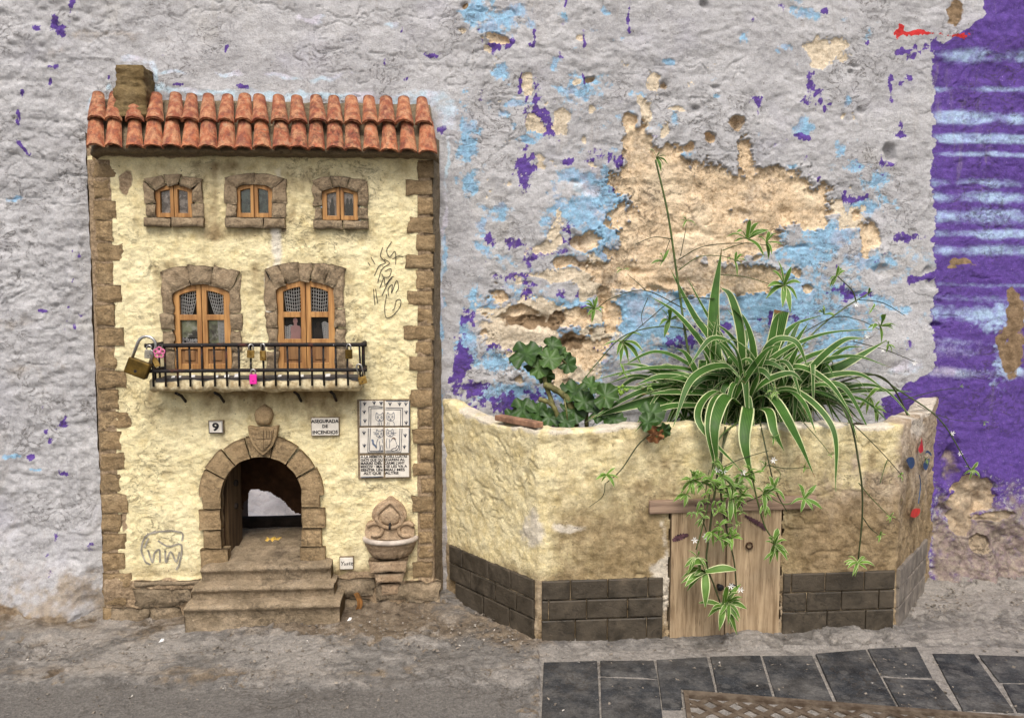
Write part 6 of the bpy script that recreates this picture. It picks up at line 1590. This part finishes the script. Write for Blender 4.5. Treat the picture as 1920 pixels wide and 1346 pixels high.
RUN = [([(1330,770,-.12),(1295,680,-.09),(1270,520,-.06),(1252,400,-.05),(1229,300,-.045)],5.5),([(1259,448,-.055),(1225,445,-.05),(1192,458,-.04)],2.2),([(1272,487,-.06),(1320,462,-.07),(1395,456,-.07),(1445,461,-.06)],2.4),
 ([(1272,507,-.06),(1310,482,-.07),(1350,480,-.07),(1372,486,-.06)],2.2),([(1276,480,-.06),(1284,440,-.06),(1287,420,-.055)],1.8),([(1256,450,-.055),(1249,470,-.05),(1245,488,-.05)],1.6),
 ([(1355,470,-.05),(1375,462,-.05),(1400,455,-.05)],2.4),([(1285,580,-.07),(1210,545,-.06),(1150,558,-.05),(1122,576,-.04)],2.6),([(1212,546,-.06),(1195,530,-.055),(1176,514,-.05)],1.8),
 ([(1300,620,-.08),(1240,612,-.07),(1170,630,-.07),(1120,680,-.07),(1095,712,-.08)],3.2),([(1340,560,-.07),(1270,560,-.07),(1215,600,-.06),(1165,645,-.06)],2.4),([(1215,558,-.06),(1203,590,-.06),(1206,612,-.06)],1.8),
 ([(1440,730,-.11),(1520,630,-.08),(1580,580,-.06),(1632,548,-.05)],3.6),([(1606,570,-.05),(1598,545,-.045),(1570,518,-.04)],3),([(1610,562,-.05),(1655,568,-.04),(1697,592,-.03)],2),([(1350,515,-.06),(1400,520,-.06),(1460,538,-.055)],2.2),
 ([(1480,640,-.08),(1560,596,-.07),(1610,600,-.06),(1650,618,-.05)],2.2),([(1600,640,-.08),(1660,656,-.07),(1715,678,-.05)],2.2),([(1500,735,-.12),(1620,700,-.13),(1690,735,-.10),(1765,790,-.05),(1818,878,-.02)],3.8),
 ([(1560,720,-.13),(1650,705,-.13),(1700,775,-.12),(1708,840,-.13),(1690,905,-.17),(1674,940,-.19)],4),([(1520,740,-.16),(1585,770,-.22),(1612,880,-.245),(1617,960,-.248),(1609,1052,-.25)],4.2),
 ([(1610,905,-.245),(1635,935,-.24),(1668,968,-.235)],2),([(1618,970,-.248),(1632,990,-.245),(1648,1003,-.242)],2),([(1560,760,-.2),(1605,800,-.235),(1655,850,-.235),(1690,890,-.21)],2),([(1690,825,-.16),(1665,860,-.21),(1650,905,-.235)],2.2),
 ([(1690,750,-.09),(1760,732,-.03),(1800,728,-.02)],1.8),([(1720,760,-.07),(1780,785,-.025),(1840,790,-.015)],1.5),
 ([(1385,790,-.20),(1345,830,-.25),(1330,930,-.255),(1318,985,-.255),(1305,1030,-.255)],3.6),([(1370,790,-.2),(1350,860,-.255),(1330,1000,-.26),(1325,1055,-.26),(1340,1100,-.26),(1352,1135,-.262)],4.4),
 ([(1360,800,-.22),(1350,900,-.258),(1362,990,-.26),(1376,1050,-.26),(1381,1105,-.26)],3.8),([(1405,800,-.22),(1408,880,-.262),(1430,975,-.262),(1448,1010,-.262)],3.6),([(1425,790,-.21),(1440,860,-.258),(1455,920,-.26),(1475,958,-.26)],3),
 ([(1438,872,-.258),(1475,878,-.258),(1508,876,-.258)],2),([(1442,870,-.258),(1462,885,-.258),(1460,905,-.258)],1.6),([(1345,880,-.26),(1390,860,-.262),(1440,845,-.26)],2),([(1325,1000,-.257),(1318,960,-.257),(1330,880,-.257)],2),
 ([(1440,930,-.26),(1470,945,-.26),(1490,940,-.26)],2.2),([(1400,940,-.26),(1425,930,-.26),(1445,915,-.26)],2.2),([(1362,988,-.26),(1378,984,-.26),(1385,980,-.26)],1.6),([(1300,905,-.252),(1340,900,-.256),(1370,890,-.258)],2),
 ([(1240,800,-.235),(1200,830,-.235),(1165,880,-.238),(1137,905,-.238)],2.8),([(1135,905,-.24),(1130,930,-.238),(1105,950,-.236)],1.6),([(1505,790,-.235),(1540,830,-.24),(1555,850,-.24)],1.8)]
for k, (p, w_) in enumerate(RUN): runner(p, w_, STEMG if k % 3 == 0 else STEMD)
PL = [(1231,296,-.045,34,7,0,.1),(1287,414,-.055,24,8,0,.4),(1243,490,-.05,32,7,0,.4),(1168,506,-.05,20,5,0,.5),(1400,448,-.06,62,9,0,.25),(1437,455,-.06,36,7,0,.35),(1378,490,-.06,34,7,0,.25),(1114,580,-.035,34,9,0,.4),(1166,640,-.06,64,7,0,.3),(1470,535,-.055,64,9,0,.4),
 (1568,518,-.04,30,8,0,.5),(1628,550,-.05,20,6,0,.2),(1650,612,-.05,50,8,0,.4),(1255,600,-.07,40,6,0,.3),(1545,590,-.05,30,6,0,.5),(1635,580,-.05,16,5,0,.6),(1665,645,-.05,22,7,0,.6),(1628,745,-.14,36,10,0,.7),(1640,765,-.15,30,8,0,.7),(1700,790,-.13,14,5,0,.8),
 (1823,880,-.015,24,14,0,.6),(1674,942,-.19,24,12,0,.6),(1608,1055,-.252,34,12,0,.9),(1669,968,-.236,14,7,0,.9),(1650,1003,-.243,18,9,0,.9),(1686,890,-.21,14,7,0,.9),(1735,862,-.09,14,7,0,.6),(1800,725,-.02,12,6,0,.8),(1845,792,-.012,12,6,0,.8),
 (1137,890,-.24,30,8,0,.9),(1298,900,-.253,40,16,0,.55),(1318,905,-.255,30,10,0,.5),(1352,892,-.26,40,14,0,.5),(1395,892,-.26,36,12,0,.5),(1370,935,-.26,54,9,0,.3),(1390,930,-.262,38,10,0,.4),(1378,915,-.262,36,10,0,.4),(1432,925,-.262,38,10,0,.4),(1450,918,-.262,34,8,0,.4),
 (1508,935,-.262,42,10,0,.3),(1308,1045,-.26,38,12,0,.4),(1322,1072,-.262,68,11,0,.3),(1356,1136,-.264,62,16,0,.3),(1365,1128,-.266,44,12,0,.3),(1372,1008,-.262,30,10,0,.8),(1452,1020,-.264,40,14,0,.4),(1448,1035,-.264,30,8,0,.4),(1316,972,-.258,20,8,0,.4),(1508,876,-.258,14,6,0,.7),
 (1382,982,-.262,12,6,0,.8),(1450,820,-.255,20,6,0,.4),(1170,700,-.15,24,8,0,.8),(1215,725,-.17,16,7,0,.9),(1450,735,-.2,24,7,0,.5),(1556,852,-.242,12,6,0,.8)]
rg = random.Random(55)
for k in range(26):                                    # smaller offsets strung along the hanging runners
    PL.append((rg.choice([1300, 1320, 1345, 1365, 1385, 1420, 1440])+rg.uniform(-14, 14), rg.uniform(865, 1010), -.258-rg.uniform(0, .006), rg.uniform(14, 34), rg.randint(5, 9), 0, rg.uniform(.4, .9)))
for k, q in enumerate(PL): plantlet(q[0], q[1], q[2], q[3], q[4], 500+k, min(1, q[6]+.2))
for k, q in enumerate([(1605,570,-.052),(1625,630,-.05),(1655,655,-.05),(1714,680,-.045),(1345,880,-.262),(1357,882,-.262),(1393,885,-.264),(1302,1012,-.26),(1325,1010,-.26),(1370,1098,-.264),(1388,1105,-.264),(1450,862,-.26),(1785,812,-.03),(1800,850,-.02),(1322,1005,-.26)]): flower(*q, 600+k)

# geranium
GLEAF = NT('geranium_leaf', .5, .4); _n = GLEAF.noise(70, 4, .6); _a, _b, _s = GLEAF.attr('leaf')
_c = GLEAF.mix(GLEAF.rng(_n, .3, .7), (.014, .040, .006), (.036, .085, .014)); _c = GLEAF.mix(_s, _c, (.12, .22, .05)); _c = GLEAF.mix(GLEAF.rng(GLEAF.math('SINE', GLEAF.math('MULTIPLY', _a, 44.0)), .86, 1, 0, .3), _c, (.07, .13, .04)); GLEAF = GLEAF.done(_c, None, GLEAF.bump(_n, .4, .002))
DRYLEAF = simple('withered_leaf', (.30, .13, .05), .8, 0, .5, 90, .4)
gbase = P(1045, 790, -.12)
ger = thing('geranium', (gbase[0], gbase[1], .335), 'dark green geranium with round scalloped leaves at the left end of the planter', 'plant')
def round_leaf(px, py, Y, r, tilt, az, seed, shade=0.0, mat=GLEAF, parent=None, flat=.25):
    c = P(px, py, Y); r *= S3; rg = random.Random(seed); n, m = 40, 6; V = [c]; A = [(0, 0, shade)]
    nrm = Vector((math.sin(tilt)*math.cos(az), -math.cos(tilt), math.sin(tilt)*math.sin(az))).normalized(); q = nrm.to_track_quat('Z', 'Y'); ro = rg.uniform(0, 6.28)
    for i in range(1, m+1):
        for j in range(n):
            a = 2*math.pi*j/n; t = i/m
            lob = 1-.10*abs(math.sin(a*3.5+.3))**.6*t-.55*math.exp(-((a-math.pi)/.22)**2)*t+.03*math.sin(a*17)*t
            rr_ = r*t*lob; z = r*(flat*t*t*.7+.20*t*math.cos(a*7+ro)*t+.05*t*math.sin(a*13+ro*2)-.18*t)+.08*r*math.sin(a*2+ro)*t
            V.append(c+np.array(q @ Vector((rr_*math.cos(a), rr_*math.sin(a), z)))); A.append((j/n, t, shade))
    V = [np.array([p[0], min(p[1], -.006), p[2]]) for p in V]
    F = [(0, 1+j, 1+(j+1) % n) for j in range(n)]+[(1+(i-1)*n+j, 1+i*n+j, 1+i*n+(j+1) % n, 1+(i-1)*n+(j+1) % n) for i in range(1, m) for j in range(n)]
    o = mesh_obj('leaf', V, F, mat, parent or ger); A = np.array(A); attr3(o, 'leaf', A[:, 0], A[:, 1], A[:, 2]); return o
GL = [(985,663,-.10,44,1.0,1.9,0),(1035,648,-.10,24,.5,2.2,.1),(1064,680,-.10,27,.5,.6,.05),(1030,672,-.12,30,.7,1.5,.3),(1010,690,-.12,26,.5,1.2,.35),(1022,705,-.11,24,.6,4.5,.12),(1000,680,-.09,26,.7,2.5,.1),(1050,660,-.10,20,.6,1,.25),
      (980,768,-.13,36,.9,1.8,.0),(1010,772,-.14,34,.9,1.2,.02),(1030,783,-.15,28,.8,1.6,.0),(1080,735,-.12,40,.9,1.4,0),(1095,752,-.14,30,.8,1.6,.02),(1135,742,-.17,32,.7,2.4,.15),(1110,722,-.14,26,.9,1.0,.2),(1075,770,-.14,34,.8,1.5,0),
      (1220,775,-.21,32,.8,1.6,.05),(1215,792,-.235,24,.5,1.0,.05),(1243,808,-.245,20,.4,5,.05),(1150,785,-.17,30,.9,1.5,0),(960,780,-.12,26,.9,2,0),(1120,775,-.16,26,.8,1.4,0),(1060,790,-.17,24,.8,1.4,0)]
for k, q in enumerate(GL): round_leaf(q[0], q[1], q[2], q[3]*.86, q[4], q[5], 40+k, q[6])
round_leaf(1228, 815, -.245, 18, .3, 5, 99, 0, DRYLEAF)
GST = simple('woody_green_stem', (.20, .19, .07), .7, 0, .4, 60, .4)
for pts, w_ in (([(1050,800,-.13),(1030,740,-.12),(1022,715,-.11),(1020,680,-.10)],9),([(1080,800,-.13),(1065,750,-.13),(1035,727,-.13),(1022,722,-.12)],12),([(1050,800,-.14),(1042,770,-.15),(1030,755,-.15),(1010,748,-.15)],9),([(1100,800,-.13),(1098,760,-.13),(1085,735,-.12)],8),
                ([(1022,700,-.11),(1000,690,-.11),(985,668,-.10)],3),([(1022,700,-.11),(1045,670,-.11),(1062,682,-.10)],3),([(1065,800,-.16),(1062,770,-.17),(1058,748,-.16)],3),([(1120,790,-.15),(1130,765,-.16),(1134,745,-.17)],3.5),([(1180,800,-.18),(1205,790,-.2),(1220,778,-.21)],4),([(980,800,-.12),(985,785,-.12),(982,770,-.13)],4)):
    C = bez([P(*q) for q in pts], 6); k = len(C); mb = MB(); mb.tube([tuple(p) for p in C], [w_*S3*.5*(1+.12*math.sin(i*1.9)) for i in range(k)], 8); mb.build('stem', GST, ger, True)
mb = MB(); rg = random.Random(8)
for i in range(14):
    c = P(1168+rg.uniform(-9, 9), 733+rg.uniform(-9, 9), -.17+rg.uniform(-.006, .006)); mb.tube([tuple(c), tuple(c+np.array([rg.uniform(-.002, .002), -.002, .004]))], [.0018, .0026], 6)
mb.build('flower_bud', simple('lime_bud', (.22, .36, .05), .6, 0, .2, 60, .1), ger, True)

# ------------------------------------------------------------------ litter and crumbs
CRUMB = simple('stone_crumb', (.30, .26, .21), .9, 0, .4, 80, .4); PCR = simple('pale_crumb', (.62, .58, .52), .9, 0, .25, 80, .3)
rg = random.Random(21)
def chip(mb, p, s):
    vs = [(p[0]+rg.uniform(-1, 1)*s, p[1]+rg.uniform(-1, 1)*s, p[2]+(rg.uniform(.2, 1.0) if i > 3 else -.3)*s*.7) for i in range(8)]
    mb.add(vs, [(0, 1, 2, 3), (4, 5, 6, 7), (0, 4, 5, 1), (1, 5, 6, 2), (2, 6, 7, 3), (3, 7, 4, 0)])
for mat, cnt, nm in ((CRUMB, 1500, 'plaster_crumbs'), (PCR, 130, 'pale_grit')):
    mb = MB()
    for i in range(cnt):
        u = rg.random()
        if u < .55: px, py = rg.uniform(0, 1010), rg.uniform(1150, 1225)
        elif u < .75: px, py = rg.uniform(1690, 1920), rg.uniform(1090, 1150)
        else: px, py = rg.uniform(0, 1920), rg.uniform(1180, 1340)
        g = G(px, py); gz = float(ground_z(g[0], g[1]))
        chip(mb, (g[0], g[1], gz+.004), rg.choice([.0012, .0018, .0026, .0035])*(1 if mat is CRUMB else .8))
    o = mb.build(nm, mat, None, False, (0, -.2, 0)); tag(o, 'small crumbs of plaster scattered along the foot of the wall' if mat is CRUMB else 'tiny pale grit scattered over the pavement', 'grit', kind='stuff')
DRY = simple('dry_brown_leaf', (.30, .14, .04), .8, 0, .4, 90, .3)
p = P(672, 1125, -.07)
V = [(p[0]+(-.5+i/5)*.010+.004*math.sin(j), p[1]-.004-.003*math.cos(i), p[2]+(j-2)*.008) for i in range(6) for j in range(5)]
o = mesh_obj('dry_leaf', V, [tuple(int(q) for q in r) for r in grid_faces(6, 5)], DRY, None, True, tuple(p)); tag(o, 'dry orange brown leaf caught against the base beneath the fountain', 'leaf')
for k, (px, py, lab) in enumerate(((843, 1113, 'white paper scrap in the corner where planter meets house'), (1648, 1150, 'flat white scrap on the pavement right of the planter'), (655, 1177, 'white scrap on the ground right of the steps'), (302, 1218, 'white scrap on the ground left of the steps'))):
    g = G(px, py); mb = MB(); z0 = .014
    mb.add([(g[0]-.004, g[1], z0-.001), (g[0]+.003, g[1]+.002, z0), (g[0]+.004, g[1]+.006, z0+.003), (g[0]-.002, g[1]+.005, z0+.0005), (g[0], g[1]+.003, z0+.0045)], [(0, 1, 4), (1, 2, 4), (2, 3, 4), (3, 0, 4)])
    o = mb.build('paper_scrap', WHITEP, None, False, (g[0], g[1], z0)); tag(o, lab, 'litter')
